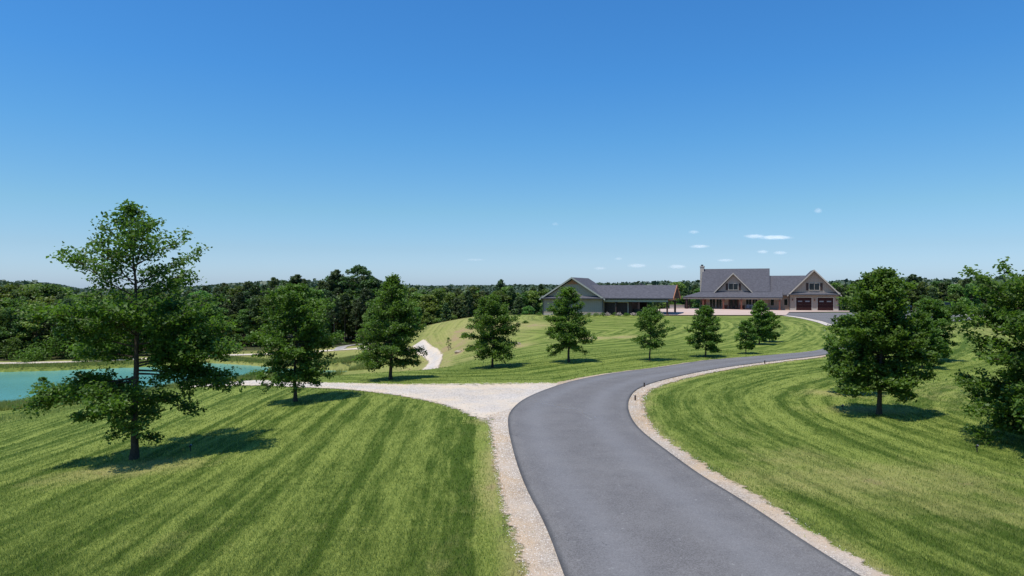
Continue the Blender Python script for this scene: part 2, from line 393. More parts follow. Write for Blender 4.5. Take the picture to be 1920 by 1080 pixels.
def tubes(paths):
    """paths: list of (points, radii, sides) -> V, F of quads"""
    VV, FF = [], []; base = 0
    for pts, rad, ns in paths:
        pts = np.asarray(pts, float); rad = np.asarray(rad, float); n = len(pts)
        T = np.gradient(pts, axis=0); T /= np.linalg.norm(T, axis=1, keepdims=True)+1e-9
        ref = np.array([0., 0, 1]) if abs(T[0, 2]) < .9 else np.array([1., 0, 0])
        U = np.cross(T, ref); U /= np.linalg.norm(U, axis=1, keepdims=True)+1e-9; W = np.cross(T, U)
        a = np.arange(ns)/ns*2*np.pi
        ring = pts[:, None]+rad[:, None, None]*(np.cos(a)[None, :, None]*U[:, None]+np.sin(a)[None, :, None]*W[:, None])
        VV.append(ring.reshape(-1, 3))
        i = np.arange(n-1)[:, None]*ns; j = np.arange(ns)[None]; j2 = (j+1) % ns
        FF.append(np.stack([i+j, i+j2, i+ns+j2, i+ns+j], -1).reshape(-1, 4)+base); base += n*ns
    return np.vstack(VV), np.vstack(FF)
def leaf_quads(C, size, rng, up=.6, aspect=.6, tint=None):
    n = len(C)
    nrm = rng.normal(size=(n, 3)); nrm[:, 2] = np.abs(nrm[:, 2])+up; nrm /= np.linalg.norm(nrm, axis=1, keepdims=True)
    r = rng.normal(size=(n, 3)); U = np.cross(nrm, r); U /= np.linalg.norm(U, axis=1, keepdims=True)+1e-9; W = np.cross(nrm, U)
    s = size*rng.uniform(.6, 1.3, (n, 1))*.5
    A = C+U*s; B = C+W*s*aspect+nrm*s*.25; D = C-W*s*aspect+nrm*s*.25; E = C-U*s
    V = np.stack([A, B, E, D], 1).reshape(-1, 3)
    if tint is None: tint = rng.uniform(0, 1, n)
    return V, np.arange(4*n).reshape(-1, 4), np.repeat(tint, 4)

# ------------------------------------------------------------------ camera, light, sky
cam = bpy.data.cameras.new('camera'); co = bpy.data.objects.new('camera', cam); link(co)
co.location = (0, 0, CAMZ); co.rotation_euler = (R(90), 0, 0); cam.sensor_width = 36; cam.lens = F/1920*36
cam.clip_start = .1; cam.clip_end = 20000; SC.camera = co
SUN_EL = 71.; SUN_DIR = Vector((-.72, -.60, 0)).normalized()     # horizontally towards the sun
sun = bpy.data.lights.new('sun', 'SUN'); so = bpy.data.objects.new('sun', sun); link(so)
sd = Vector((SUN_DIR.x*math.cos(R(SUN_EL)), SUN_DIR.y*math.cos(R(SUN_EL)), math.sin(R(SUN_EL))))
so.rotation_euler = sd.to_track_quat('Z', 'Y').to_euler(); so.location = (0, 0, 60)
sun.energy = 4.8; sun.angle = R(.53); sun.color = (1, .95, .87)
wd = bpy.data.worlds.new('World'); SC.world = wd; wd.use_nodes = True
nt = wd.node_tree; nt.nodes.clear()
sky = N(nt, 'ShaderNodeTexSky', sky_type='NISHITA'); sky.sun_disc = False; sky.sun_elevation = R(SUN_EL)
sky.sun_rotation = math.atan2(SUN_DIR.x, SUN_DIR.y)
sky.altitude = 200; sky.air_density = 1.0; sky.dust_density = .6; sky.ozone_density = 2.5
hs = N(nt, 'ShaderNodeHueSaturation'); hs.inputs['Saturation'].default_value = 1.0
gm = N(nt, 'ShaderNodeGamma'); gm.inputs[1].default_value = 1.0
bg = N(nt, 'ShaderNodeBackground'); bg.inputs[1].default_value = .10
wo = N(nt, 'ShaderNodeOutputWorld')
nt.links.new(sky.outputs[0], hs.inputs['Color']); nt.links.new(hs.outputs[0], gm.inputs[0]); tcn = N(nt, 'ShaderNodeTexCoord'); spz = N(nt, 'ShaderNodeSeparateXYZ'); nt.links.new(tcn.outputs['Generated'], spz.inputs[0])
skr = ramp(nt, spz.outputs[2], [(0.0, (0.455, 0.60, 0.93)), (0.0381, (0.4216, 0.5517, 0.7729)), (0.0556, (0.4026, 0.5285, 0.6996)), (0.1092, (0.3658, 0.5496, 0.6488)), (0.2064, (0.2769, 0.5576, 0.7299)), (0.2915, (0.223, 0.5477, 0.7956)), (0.3841, (0.2093, 0.5433, 0.8181))])
nt.links.new(mixc(nt, 1., mixc(nt, 1., gm.outputs[0], skr, 'MULTIPLY'), (2., 2., 2.), 'MULTIPLY'), bg.inputs[0]); nt.links.new(bg.outputs[0], wo.inputs[0])
SC.cycles.volume_bounces = 8; SC.cycles.max_bounces = 12
SC.view_settings.view_transform = 'Standard'; SC.view_settings.look = 'None'; SC.view_settings.exposure = 0

# ------------------------------------------------------------------ road edges (world coordinates)
def W(L): return [at(*p) for p in L]
ASL = [(-4.5+1.05, 2.)] if False else []
L_px = [(1057,1080),(1022,984),(985,917),(963,854),(950,791),(958,770),(981,750),(1022,732),(1078,714),(1152,700),(1244,689),(1315,677),(1390,671),(1465,665),(1525,660),(1556,651),(1578,640),(1592,628),(1590,615),(1562,605)]
R_px = [(1605,1080),(1500,1015),(1400,945),(1318,898),(1244,843),(1196,806),(1178,776),(1177,750),(1197,727),(1263,708),(1352,690.5),(1427,681),(1484,674),(1540,668),(1600,656),(1645,643),(1668,628),(1668,613),(1645,604)]
def extend_back(L, Lpts, n=3):
    a = np.array(L[0]); b = np.array(L[1]); d = (a-b); d /= np.linalg.norm(d)
    return [tuple(a+d*4*i) for i in range(n, 0, -1)]+L
Lw = extend_back(W(L_px), None, 4); Rw = extend_back(W(R_px), None, 4)
def resample(L, n, smooth=2):
    L = np.array(L, float)
    for _ in range(smooth):   # Chaikin corner cutting
        Q = L[:-1]*.75+L[1:]*.25; S = L[:-1]*.25+L[1:]*.75
        L = np.vstack([L[:1], np.stack([Q, S], 1).reshape(-1, 2), L[-1:]])
    s = np.concatenate([[0], np.cumsum(np.linalg.norm(np.diff(L, axis=0), axis=1))])
    t = np.linspace(0, s[-1], n)
    return np.stack([np.interp(t, s, L[:, 0]), np.interp(t, s, L[:, 1])], 1)
def match(A, B):
    """pair every point of A with the nearest point of B, keeping order"""
    j = 0; out = []
    for a in A:
        d = np.linalg.norm(B[j:j+60]-a, axis=1); j = j+int(np.argmin(d)); out.append(B[j])
    out = np.array(out)
    k = np.ones(15)/15; pad = np.pad(out, ((7, 7), (0, 0)), 'edge')
    return np.stack([np.convolve(pad[:, i], k, 'valid') for i in (0, 1)], 1)
def ribbon(name, A, B, m, off, mat, edge_mode='none', jag=0, seed=1, skirt=0):
    rng = np.random.default_rng(seed); n = len(A)
    if jag:
        for E, O in ((A, B), (B, A)):
            if E is B and edge_mode == 'outB' or edge_mode == 'both' or (E is A and edge_mode == 'outA'):
                nz = np.convolve(rng.normal(size=n+20), np.ones(5)/5, 'same')[:n]
                d = E-O; d /= np.linalg.norm(d, axis=1, keepdims=True)+1e-9; E += d*(nz*jag)[:, None]
    t = np.linspace(0, 1, m)
    G = A[:, None]*(1-t)[None, :, None]+B[:, None]*t[None, :, None]
    X = G[..., 0].ravel(); Y = G[..., 1].ravel(); Z = hz(X, Y)+off
    T = np.tile(t, n)
    if edge_mode == 'outB': e = T
    elif edge_mode == 'outA': e = 1-T
    elif edge_mode == 'both': e = np.abs(T*2-1)
    else: e = T*0
    V = np.stack([X, Y, Z], 1)
    i = np.arange(n-1)[:, None]*m; j = np.arange(m-1)[None]
    Fc = np.stack([i+j, i+j+1, i+m+j+1, i+m+j], -1).reshape(-1, 4)
    if skirt:
        for col, s in ((0, 1), (m-1, -1)):
            k0 = len(V); idx = np.arange(n)*m+col
            V = np.vstack([V, V[idx]-[0, 0, skirt]]); T = np.concatenate([T, T[idx]]); e = np.concatenate([e, e[idx]])
            Fc = np.vstack([Fc, np.stack([idx[:-1], idx[1:], k0+np.arange(1, n), k0+np.arange(n-1)], -1)])
    return struct(fast_mesh(name, V, Fc, mat, attrs={'across': T, 'edge': e}, smooth=True))
LA = resample(Lw, 700); RAall = resample(Rw, 2500, 2)
RA = match(LA, RAall)
ROADPOLY = np.vstack([LA, RA[::-1]])
ribbon('driveway', LA.copy(), RA.copy(), 13, .055, M['asphalt'], skirt=.12)
# gravel shoulders
def offset(A, w, side):
    T = np.gradient(A, axis=0); T /= np.linalg.norm(T, axis=1, keepdims=True)+1e-9
    Nn = np.stack([T[:, 1], -T[:, 0]], 1)*side
    return A+Nn*(w[:, None] if hasattr(w, '__len__') else w)
R0 = resample(Rw, 900); wR = np.interp(np.linspace(0, 1, 900), [0, .1, .25, .4, .6, 1], [.56, .55, .62, .78, .55, .36])
SH_R_in = offset(R0, -.15, 1); SH_R_out = offset(R0, wR, 1)
ribbon('gravel_shoulder', SH_R_in.copy(), SH_R_out.copy(), 7, .028, M['shoulder'], 'outB', .14, 3)
# left shoulder: from behind the camera up to the junction
Lj = W([(972,762),(950,791),(963,854),(985,917),(1022,984),(1057,1080)])
Oj = W([(908,782),(916,798),(922,850),(932,930),(955,1010),(975,1080)])
a = extend_back(Lj[::-1], None, 3); b = extend_back(Oj[::-1], None, 3)
SL_in = resample(a, 300)+np.array([.12, 0]); SL_out = resample(b, 300)
ribbon('gravel_shoulder', SL_in.copy(), SL_out.copy(), 9, .030, M['shoulder'], 'outB', .16, 4)
# gravel branch lane, past the crest, round the valley and on beside the pond
GU = W([(1244,687.5),(1152,698),(1095,709),(1040,716),(950,717),(830,719.5),(720,720.5),(620,718),(520,714)])+[(-20.5,48.5),(-25.5,54),(-25,61),(-20,67)]
GLo = W([(1244,690),(1152,702),(1078,716),(1000,748),(958,772),(948,800),(915,800),(905,786),(870,775),(820,757),(740,741),(640,731),(560,727),(500,722)])
gu = resample(W([(1050,717.5),(950,717.3),(830,719.5),(720,720.5),(620,718),(520,714)])+[(-20,49.5),(-22.5,54.5),(-21,60),(-17,64)], 420)
gl = resample(W([(1010,752),(962,786),(916,801),(870,776),(820,758),(740,742),(640,731),(560,727),(500,722)])+[(-21.5,45.5),(-26,52),(-25.5,60),(-20,67)], 420)
GR_U, GR_L = gu, gl
ribbon('gravel_lane', gu.copy(), gl.copy(), 17, .026, M['gravel'], 'both', .12, 5)
# narrow gravel lip along the far side of the asphalt
i0 = int(np.argmin(np.linalg.norm(LA-np.array(at(1030, 728)), axis=1))); i1 = int(np.argmin(np.linalg.norm(LA-np.array(at(1525, 659)), axis=1)))
Lseg = LA[i0:i1]
ribbon('gravel_shoulder', offset(Lseg, .12, 1), offset(Lseg, np.interp(np.linspace(0, 1, len(Lseg)), [0, .3, 1], [.75, .38, .22]), -1), 5, .024, M['shoulder'], 'outB', .08, 6)
def world_lane(name, C, w, off, mat, seed):
    c = resample(C, 260); ww = w if hasattr(w, '__len__') else None
    return c, ribbon(name, offset(c, w/2, 1), offset(c, -w/2, 1), 7, off, mat, 'both', .15, seed)
LN2, _ = world_lane('gravel_lane', [(-17,64),(-13,67)]+W([(792,694),(812,682),(819,672),(812,662),(793,656.5),(765,655),(730,654),(690,653.5),(645,654)])+[(-40,122.5),(-49,123),(-60,118.5),(-73,111.5),(-90,109),(-120,110)], 2.0, .07, M['gravel'], 7)
LN3, _ = world_lane('gravel_track', [(-31,122.5),(-32,128),(-29,132),(-24,131),(-19,125),(-15,119.5),(-10,118.2),(-6,119),(0,121.5),(5,127),(12,131)], 2.2, .10, M['greygravel'], 8)

# faint curved tyre scuffs on the asphalt
m_, nt_m, _, _ = new_mat('tyre_scuff'); nzf = noise(nt_m, 1.3, 5, .8, pos(nt_m))
pb, ob = principled(nt_m, (.30, .29, .28), .8); trn = N(nt_m, 'ShaderNodeBsdfTransparent'); mxn = N(nt_m, 'ShaderNodeMixShader')
nt_m.links.new(maprange(nt_m, nzf, .35, .65, .45, 1.), mxn.inputs[0]); nt_m.links.new(pb.outputs[0], mxn.inputs[1]); nt_m.links.new(trn.outputs[0], mxn.inputs[2]); nt_m.links.new(mxn.outputs[0], ob.inputs[0])
for k, Lp in enumerate(([(990,751),(1030,757),(1075,768),(1118,786)], [(1000,756),(1040,763),(1085,776),(1110,790)], [(1110,716),(1150,712),(1200,705),(1250,700)])):
    c = resample(W(Lp), 50); ribbon('tyre_mark', offset(c, .05, 1), offset(c, -.05, 1), 3, .060, m_)
# ------------------------------------------------------------------ ground sheet
def axis(lo, hi, flo, fhi, step, g=1.16):
    core = list(np.arange(flo, fhi+.01, step)); a = []; s = step; x = flo
    while x > lo: s *= g; x -= s; a.append(x)
    b = []; s = step; x = core[-1]
    while x < hi: s *= g; x += s; b.append(x)
    return np.array(a[::-1]+core+b)
gx = axis(-6000, 6000, -95, 95, .7); gy = axis(-400, 9000, -8, 140, .7)
GX, GY = np.meshgrid(gx, gy); GX = GX.ravel(); GY = GY.ravel(); GZ = hz(GX, GY)
nx = len(gx); ny = len(gy)
i = np.arange(ny-1)[:, None]*nx; j = np.arange(nx-1)[None]
GF = np.stack([i+j, i+j+1, i+nx+j+1, i+nx+j], -1).reshape(-1, 4)
PARK_px = [(1473,591.5),(1505,595.5),(1542,603),(1565,611),(1600,618),(1648,613),(1700,605),(1795,603.5),(1830,600),(1812,592),(1796,589.5),(1680,587.7),(1560,587.0),(1478,587.0)]
PARK = W(PARK_px)
LANE_UP = gu
def stripe_attr(X, Y):
    left = X+.055*Y+.004*Y*Y*0
    dr, ar = seg_along(X, Y, RA[::6])
    hill, ah = seg_along(X, Y, np.vstack([gu[:260:8][::-1], LA[i0::6], np.array(PARK[:1]), np.array(at(1250, 592))[None]]))
    isright = inside(X, Y, np.vstack([RA[::6], [(300, 95), (300, -60), (RA[0][0], -60)]]))
    upper = inside(X, Y, np.vstack([gl[::8][::-1], LA[i0::6], [(60, 140), (-60, 140), (-30, 60)]]))
    return np.where(isright, dr, np.where(upper, hill, left)), isright, upper, np.where(isright, ar, np.where(upper, ah, Y))
def dry_attr(X, Y, isright, upper):
    d = np.zeros(len(X))
    def blob(px, py, rx, ry, a):
        x, y = at(px, py); nonlocal d
        d = np.maximum(d, a*np.exp(-((X-x)/rx)**2-((Y-y)/ry)**2))
    blob(950, 612, 7, 10, .85); blob(860, 640, 4.5, 16, .95); blob(835, 655, 1.6, 4, 1.0); blob(862, 660, .9, 3, 1.25); blob(975, 648, 1.6, 3, 1.0)
    blob(1000, 610, 3, 6, .9); blob(1110, 634, 2.6, 3, 1.0); blob(1170, 632, 2.6, 3, .9); blob(880, 672, 2, 4, .7)
    blob(240, 880, 2.6, 1.4, .75); blob(150, 890, 1.6, 1.1, .6); blob(1620, 768, 2.4, 1.0, .8); blob(1575, 737, 2.0, 1.2, .8); blob(840, 1040, .5, 1.5, .35); blob(1640, 900, 4.5, 2.2, .62); blob(1480, 860, 1.8, 1.8, .5); blob(1880, 960, 3, 1.5, .5); blob(900, 960, 1.0, 3, .2); blob(420, 1010, 3, 1.5, .2); blob(1380, 800, 1.2, 4, .22)
    blob(1800, 740, 6, 8, .3); blob(1830, 620, 12, 12, .4); blob(480, 712, 2.5, 2, .6); blob(550, 652, 9, 6, 1.0); blob(450, 655, 7, 5, .9)
    # bare margins beside shoulders and lane
    e = seg_dist(X, Y, SL_out[::5]); d = np.maximum(d, .9*np.exp(-(e/.35)**2))
    e = seg_dist(X, Y, SH_R_out[::8]); d = np.maximum(d, .6*np.exp(-(e/.30)**2))
    e = np.minimum(seg_dist(X, Y, LN2[::6]), seg_dist(X, Y, LN3[::6])); d = np.maximum(d, .8*np.exp(-((e-1.5)/1.2)**2))
    hillm = upper & (Y > 46); d = np.where(hillm, np.maximum(d, (.22+.36*np.clip((8-X)/16, 0, 1))*np.clip((Y-46)/34, 0, 1)), d)
    return d
def long_attr(X, Y):
    e = seg_dist(X, Y, POND, True)
    cr = np.clip((Y-(30-.30*(X+34)*1.0)-14)/6, 0, 1)
    a = np.clip(1-(e-3)/10, 0, 1)*(~inside(X, Y, POND))
    return np.where(Y < 60, np.maximum(a, np.clip((-(X+20)*.45+(Y-50))/6, 0, 1)*(X < -20)), a)
ST, isr, upp, ALG = stripe_attr(GX, GY)
near = (np.abs(GX) < 150) & (GY < 160)
DRY = dry_attr(GX, GY, isr, upp); LNG = long_attr(GX, GY)
FOR = np.clip((np.hypot(GX*.9, GY-60)-75)/12, 0, 1)*(GZ < -3.2) + np.clip((GY-150)/8, 0, 1)
FOR = np.clip(np.where((seg_dist(GX, GY, LN2[::6]) < 3) | (seg_dist(GX, GY, POND, True) < 6), 0, FOR), 0, 1)
FOR = np.where((GX < -10) & (GY > 128), 1, FOR)
struct(fast_mesh('ground', np.stack([GX, GY, GZ], 1), GF, M['ground'], attrs={'stripe': ST, 'along': ALG, 'dry': DRY, 'long': LNG, 'forest': FOR}, smooth=True))
# pond
cen = POND.mean(0); PB = []
for q in range(len(POND)):
    a = POND[q-1]; b = POND[(q+1) % len(POND)]; t = (b-a)/np.linalg.norm(b-a); nn = np.array([t[1], -t[0]])
    test = POND[q]+nn*.5
    if inside([test[0]], [test[1]], POND)[0]: nn = -nn
    PB.append(POND[q]+nn*.7)
bm = bmesh.new(); bm.faces.new([bm.verts.new((p[0], p[1], WATER)) for p in PB]); bmesh.ops.triangulate(bm, faces=bm.faces)
struct(obj('pond', bm, M['water']))
def drape(name, poly, off, mat, step=1.5):
    bm = bmesh.new(); bm.faces.new([bm.verts.new((p[0], p[1], 0)) for p in poly]); P_ = np.array(poly)
    for ax in (0, 1):
        v = P_[:, ax].min()+step
        while v < P_[:, ax].max():
            nn = Vector((1, 0, 0)) if ax == 0 else Vector((0, 1, 0)); c = Vector((v, 0, 0)) if ax == 0 else Vector((0, v, 0))
            bmesh.ops.bisect_plane(bm, geom=bm.verts[:]+bm.edges[:]+bm.faces[:], plane_co=c, plane_no=nn); v += step
    co_ = np.array([v.co[:2] for v in bm.verts]); z = hz(co_[:, 0], co_[:, 1])
    for v, q in zip(bm.verts, z): v.co.z = q+off
    o = obj(name, bm, mat); struct(o); a = o.data.attributes.new('across', 'FLOAT', 'POINT'); a.data.foreach_set('value', np.full(len(o.data.vertices), .4, np.float32)); return o
drape('parking_area', PARK, .085, M['asphalt'])
PATIO = W([(1242,592.3),(1474,592.2)])+[(46.8,115.3),(56.5,115.0),(62.4,115.4),(61.9,124),(52,127.5),(33,133),(14,133),(12,121),(23.5,117),(25,113)]
drape('patio', PATIO, .13, M['concrete'])
PK = np.array(PARK); eb = resample(W([(1473,591.8),(1505,596),(1542,603.8),(1562,611)]), 60, 1)
ribbon('gravel_shoulder', offset(eb, .3, -1), offset(eb, .8, 1), 4, .05, M['gravel'], 'none')
eb = resample(W([(1800,589.7),(1840,592),(1880,596.5)]), 60, 1)
ribbon('gravel_lane', offset(eb, 2.5, -1), offset(eb, 2.5, 1), 6, .05, M['gravel'], 'both', .2)

# ------------------------------------------------------------------ buildings
TH = R(20); CT, ST_ = math.cos(TH), math.sin(TH)
class Frame:
    def __init__(s, ox, oy, g): s.ox, s.oy, s.g = ox, oy, g
    def u(s, px, v):
        k = (px-960)/F; return (k*(s.oy+v*CT)-s.ox-v*ST_)/(CT+k*ST_)
    def w(s, u, v): return (s.ox+u*CT+v*ST_, s.oy-u*ST_+v*CT)
def gable_roof(bm, u0, u1, zl, um, zm, v0, v1, t=.2):      # ridge runs along v
    slab(bm, [(u0,v0,zl),(um,v0,zm),(um,v1,zm),(u0,v1,zl)], t); slab(bm, [(um,v0,zm),(u1,v0,zl),(u1,v1,zl),(um,v1,zm)], t)
def window(parent, u0, u1, v, z0, z1, frame='trim', glass='glass', bars=1, fw=.09, name='window'):
    bm = bmesh.new(); y0, y1 = v-.07, v+.02
    box(bm, u0-fw, u0, y0, y1, z0-fw, z1+fw); box(bm, u1, u1+fw, y0, y1, z0-fw, z1+fw)
    box(bm, u0, u1, y0, y1, z1, z1+fw); box(bm, u0, u1, y0-.03, y1, z0-fw, z0)
    for b in range(bars):
        c = u0+(u1-u0)*(b+1)/(bars+1); box(bm, c-.025, c+.025, v-.055, v+.01, z0, z1)
    fr = obj(name, bm, M[frame], parent)
    obj('pane', BX((u0, u1, v-.035, v-.005, z0, z1)), M[glass], fr); return fr
def garage_door(parent, u0, u1, v, z0, z1, mat='maroon', lights=True):
    bm = bmesh.new(); n = 4; h = (z1-z0)/n
    for q in range(n):
        z = z0+q*h; box(bm, u0, u1, v-.05, v-.02, z+.008, z+h-.008)
        for c in range(4):
            a = u0+(u1-u0)*(c+.12)/4; b = u0+(u1-u0)*(c+.88)/4; box(bm, a, b, v-.068, v-.052, z+h*.18, z+h*.82)
    d = obj('garage_door', bm, M[mat], parent)
    bm = bmesh.new(); box(bm, u0-.12, u0, v-.08, v+.02, z0, z1+.14); box(bm, u1, u1+.12, v-.08, v+.02, z0, z1+.14); box(bm, u0, u1, v-.08, v+.02, z1, z1+.14)
    obj('frame', bm, M['trim'], d)
    if lights:
        for c in (.24, .72):
            a = u0+(u1-u0)*(c-.13); b = u0+(u1-u0)*(c+.15); obj('pane', BX((a, b, v-.085, v-.07, z0+2.5*h+.12, z0+2.5*h+.34)), M['lightglass'], d)
    return d
def post(parent, u, v, z0, z1, w, mat, base=True):
    bm = bmesh.new(); box(bm, u-w/2, u+w/2, v-w/2, v+w/2, z0, z1)
    if base: box(bm, u-w*.8, u+w*.8, v-w*.8, v+w*.8, z0-.05, z0+.35)
    box(bm, u-w*.75, u+w*.75, v-w*.75, v+w*.75, z1-.18, z1-.002)
    return obj('porch_post', bm, M[mat], parent)

H = Frame(51.2, 126, .82)
hs_ = thing('farmhouse', (H.ox, H.oy, H.g), -TH, 'large tan farmhouse with steep dark shingle roof, wraparound porch and two maroon garage doors', 'house')
# walls
bm = bmesh.new()
prism(bm, [(0,-.4),(8.3,-.4),(8.3,2.95),(4.15,7.2),(0,2.95)], 0, 9)
box(bm, -3.6, 0.0-.003, 1.5, 8, -.4, 3.0)
obj('wall', bm, M['tan'], hs_)
bm = bmesh.new(); prism(bm, [(1,-.4),(10,-.4),(10,3.3),(5.5,7.55),(1,3.3)], -15.6, -3.603, 'x'); obj('wall', bm, M['tan'], hs_)
# roofs
bm = bmesh.new(); gable_roof(bm, -.34, 8.64, 2.86, 4.15, 7.52, -.62, 9.4); obj('garage_roof', bm, M['shingle'], hs_)
bm = bmesh.new(); slab(bm, [(-3.6,.75,2.95),(3.0,.75,2.95),(3.0,5.0,6.55),(-3.6,5.0,6.55)], .18); slab(bm, [(-3.6,5,6.55),(3.0,5,6.55),(3.0,9,3),(-3.6,9,3)], .18); obj('roof', bm, M['shingle'], hs_)
bm = bmesh.new(); slab(bm, [(-15.9,.9,3.5),(-3.35,.9,3.5),(-3.35,5.5,7.98),(-15.9,5.5,7.98)], .2); slab(bm, [(-15.9,5.5,7.98),(-3.35,5.5,7.98),(-3.35,10.4,3.2),(-15.9,10.4,3.2)], .2)
obj('main_roof', bm, M['shingle'], hs_)
bm = bmesh.new()
slab(bm, [(-19.1,-1.7,2.48),(-1.2,-1.7,2.48),(-1.2,1.2,3.52),(-15.8,1.2,3.52)], .14)
slab(bm, [(-19.1,-1.7,2.48),(-15.8,1.2,3.52),(-15.8,10.4,3.52),(-19.1,10.4,2.48)], .14); obj('porch_roof', bm, M['shingle'], hs_)
bm = bmesh.new(); slab(bm, [(-.2,-.70,3.04),(8.5,-.70,3.04),(8.5,.0,3.38),(-.2,.0,3.38)], .12); obj('skirt_roof', bm, M['shingle'], hs_)
# rake boards, fascias
def rake(bm, u0, z0, u1, z1, v0, v1, h=.24, dz=0):
    prism(bm, [(u0, z0+dz), (u1, z1+dz), (u1, z1-h+dz), (u0, z0-h+dz)], v0, v1)
bm = bmesh.new(); rake(bm, -.38, 2.86, 4.15, 7.56, -.68, -.61, .3); rake(bm, 4.151, 7.56, 8.68, 2.86, -.68, -.61, .3); obj('bargeboard', bm, M['trim'], hs_)
bm = bmesh.new(); box(bm, -.2, 8.5, -.74, -.705, 2.86, 3.03); obj('fascia', bm, M['darktrim'], hs_)
bm = bmesh.new(); box(bm, -19.1, -1.2, -1.745, -1.705, 2.30, 2.47); box(bm, -19.145, -19.105, -1.7, 10.4, 2.30, 2.47); obj('fascia', bm, M['darktrim'], hs_)
bm = bmesh.new(); box(bm, -18.95, -1.3, -1.55, -1.35, 2.08, 2.30); box(bm, -18.95, -18.75, -1.34, 10.2, 2.08, 2.30); obj('porch_beam', bm, M['trim'], hs_)
bm = bmesh.new(); box(bm, -18.74, -15.601, -1.34, 10.1, 2.31, 2.33); box(bm, -15.6, -1.3, -1.34, .998, 2.31, 2.33); obj('porch_ceiling', bm, M['wood'], hs_)
# dormer
bm = bmesh.new(); prism(bm, [(-13.0,3.3),(-6.8,3.3),(-9.9,6.75)], .98, 4.2); obj('dormer_wall', bm, M['tan'], hs_)
bm = bmesh.new(); gable_roof(bm, -13.35, -6.45, 3.42, -9.9, 7.05, .5, 4.7, .16); obj('dormer_roof', bm, M['shingle'], hs_)
bm = bmesh.new(); rake(bm, -13.4, 3.42, -9.9, 7.09, .44, .495, .27); rake(bm, -9.899, 7.09, -6.4, 3.42, .44, .495, .27); obj('bargeboard', bm, M['trim'], hs_)
d0, d1 = H.u(1366.5, 1), H.u(1383.5, 1)
window(hs_, d0, d1, .98, 3.86, 5.0, bars=1)
for a in (d0-.55, d1+.16): obj('shutter', BX((a, a+.38, .90, .977, 3.8, 5.05)), M['darkpost'], hs_)
w0, w1 = H.u(1517.6, 0), H.u(1536.2, 0)
window(hs_, w0, w1, 0, 3.82, 5.02, bars=1)
for a in (w0-.55, w1+.16): obj('shutter', BX((a, a+.38, -.08, -.003, 3.75, 5.08)), M['darkpost'], hs_)
# decorative gable brackets catching the sun
for cu, vz, zz in ((4.15, -.55, 5.3), (-9.9, .55, 5.35)):
    pass
# doors and windows under the porch
garage_door(hs_, 1.15, 3.75, 0, 0, 2.42); garage_door(hs_, 4.75, 7.35, 0, 0, 2.42)
for a, b in ((0,1.02),(3.88,4.62),(7.48,8.3)): obj('base_trim', BX((a, b, -.06, -.003, -.02, .45)), M['trim'], hs_)
for cu in (.55, 4.25, 7.9):
    bm = bmesh.new(); box(bm, cu-.07, cu+.07, -.20, -.065, 1.85, 2.15); box(bm, cu-.1, cu+.1, -.22, -.003, 2.151, 2.19); obj('wall_lamp', bm, M['redpost'], hs_)
def U_(zx, v): return H.u(1260+zx*.177, v)
window(hs_, U_(400,1), U_(460,1), 1, .35, 2.05, bars=1); window(hs_, U_(470,1), U_(526,1), 1, .35, 2.05, bars=1)
window(hs_, U_(785,1), U_(842,1), 1, .35, 2.05, bars=1); window(hs_, U_(852,1), U_(905,1), 1, .35, 2.05, bars=1)
window(hs_, U_(1045,1.5), U_(1080,1.5), 1.5 if U_(1045,1.5) > -3.6 else 1, .9, 2.05, bars=0)
window(hs_, U_(1188,1.5), U_(1222,1.5), 1.5, .95, 2.1, bars=0)
a, b = U_(605,1), U_(702,1)
fd = obj('front_door', BX((a+.04, (a+b)/2-.02, .93, .98, 0.02, 2.1), ((a+b)/2+.02, b-.04, .93, .98, 0.02, 2.1)), M['darkdoor'], hs_)
obj('frame', BX((a-.08, a+.035, .9, .997, 0, 2.2), (b-.035, b+.08, .9, .997, 0, 2.2), (a+.036, b-.036, .9, .997, 2.12, 2.2)), M['redpost'], fd)
for q in (0, 1):
    c0 = a+.25+q*(b-a)/2; obj('pane', BX((c0, c0+(b-a)/2-.5, .915, .928, .4, 1.9)), M['glass'], fd)
for a, b, c in ((-15.6, U_(360,1), 2.29), (U_(540,1), U_(590,1), .9), (U_(715,1), U_(770,1), .9)): obj('wall_panel', BX((a, b, .94, .997, 0, c)), M['redpost'], hs_)
for zx in (155, 330, 545, 735, 925, 1140): post(hs_, max(U_(zx, -1.45), -18.85), -1.45, .05, 2.08, .26, 'redpost' if zx > 200 else 'darkpost')
for v in (2.2, 6, 9.9): post(hs_, -18.85, v, .05, 2.08, .24, 'darkpost')
obj('porch_floor', BX((-19.0, -1.0, -1.7, .99, -.5, .045), (-19.0, -15.61, .991, 10.3, -.5, .045)), M['concrete'], hs_)
bm = bmesh.new(); box(bm, -16.35, -15.61, 4.9, 6.3, -.4, 8.35); box(bm, -16.42, -15.54, 4.83, 6.37, 8.351, 8.55)
ch = obj('chimney', bm, M['brick'], hs_); obj('chimney_cap', BX((-16.2, -15.8, 5.2, 6.0, 8.551, 8.85)), M['darktrim'], ch)
obj('downpipe', BX((8.2, 8.28, -.09, -.01, 0, 2.9)), M['darktrim'], hs_); obj('downpipe', BX((.01, .09, -.09, -.01, 0, 2.9)), M['darktrim'], hs_)

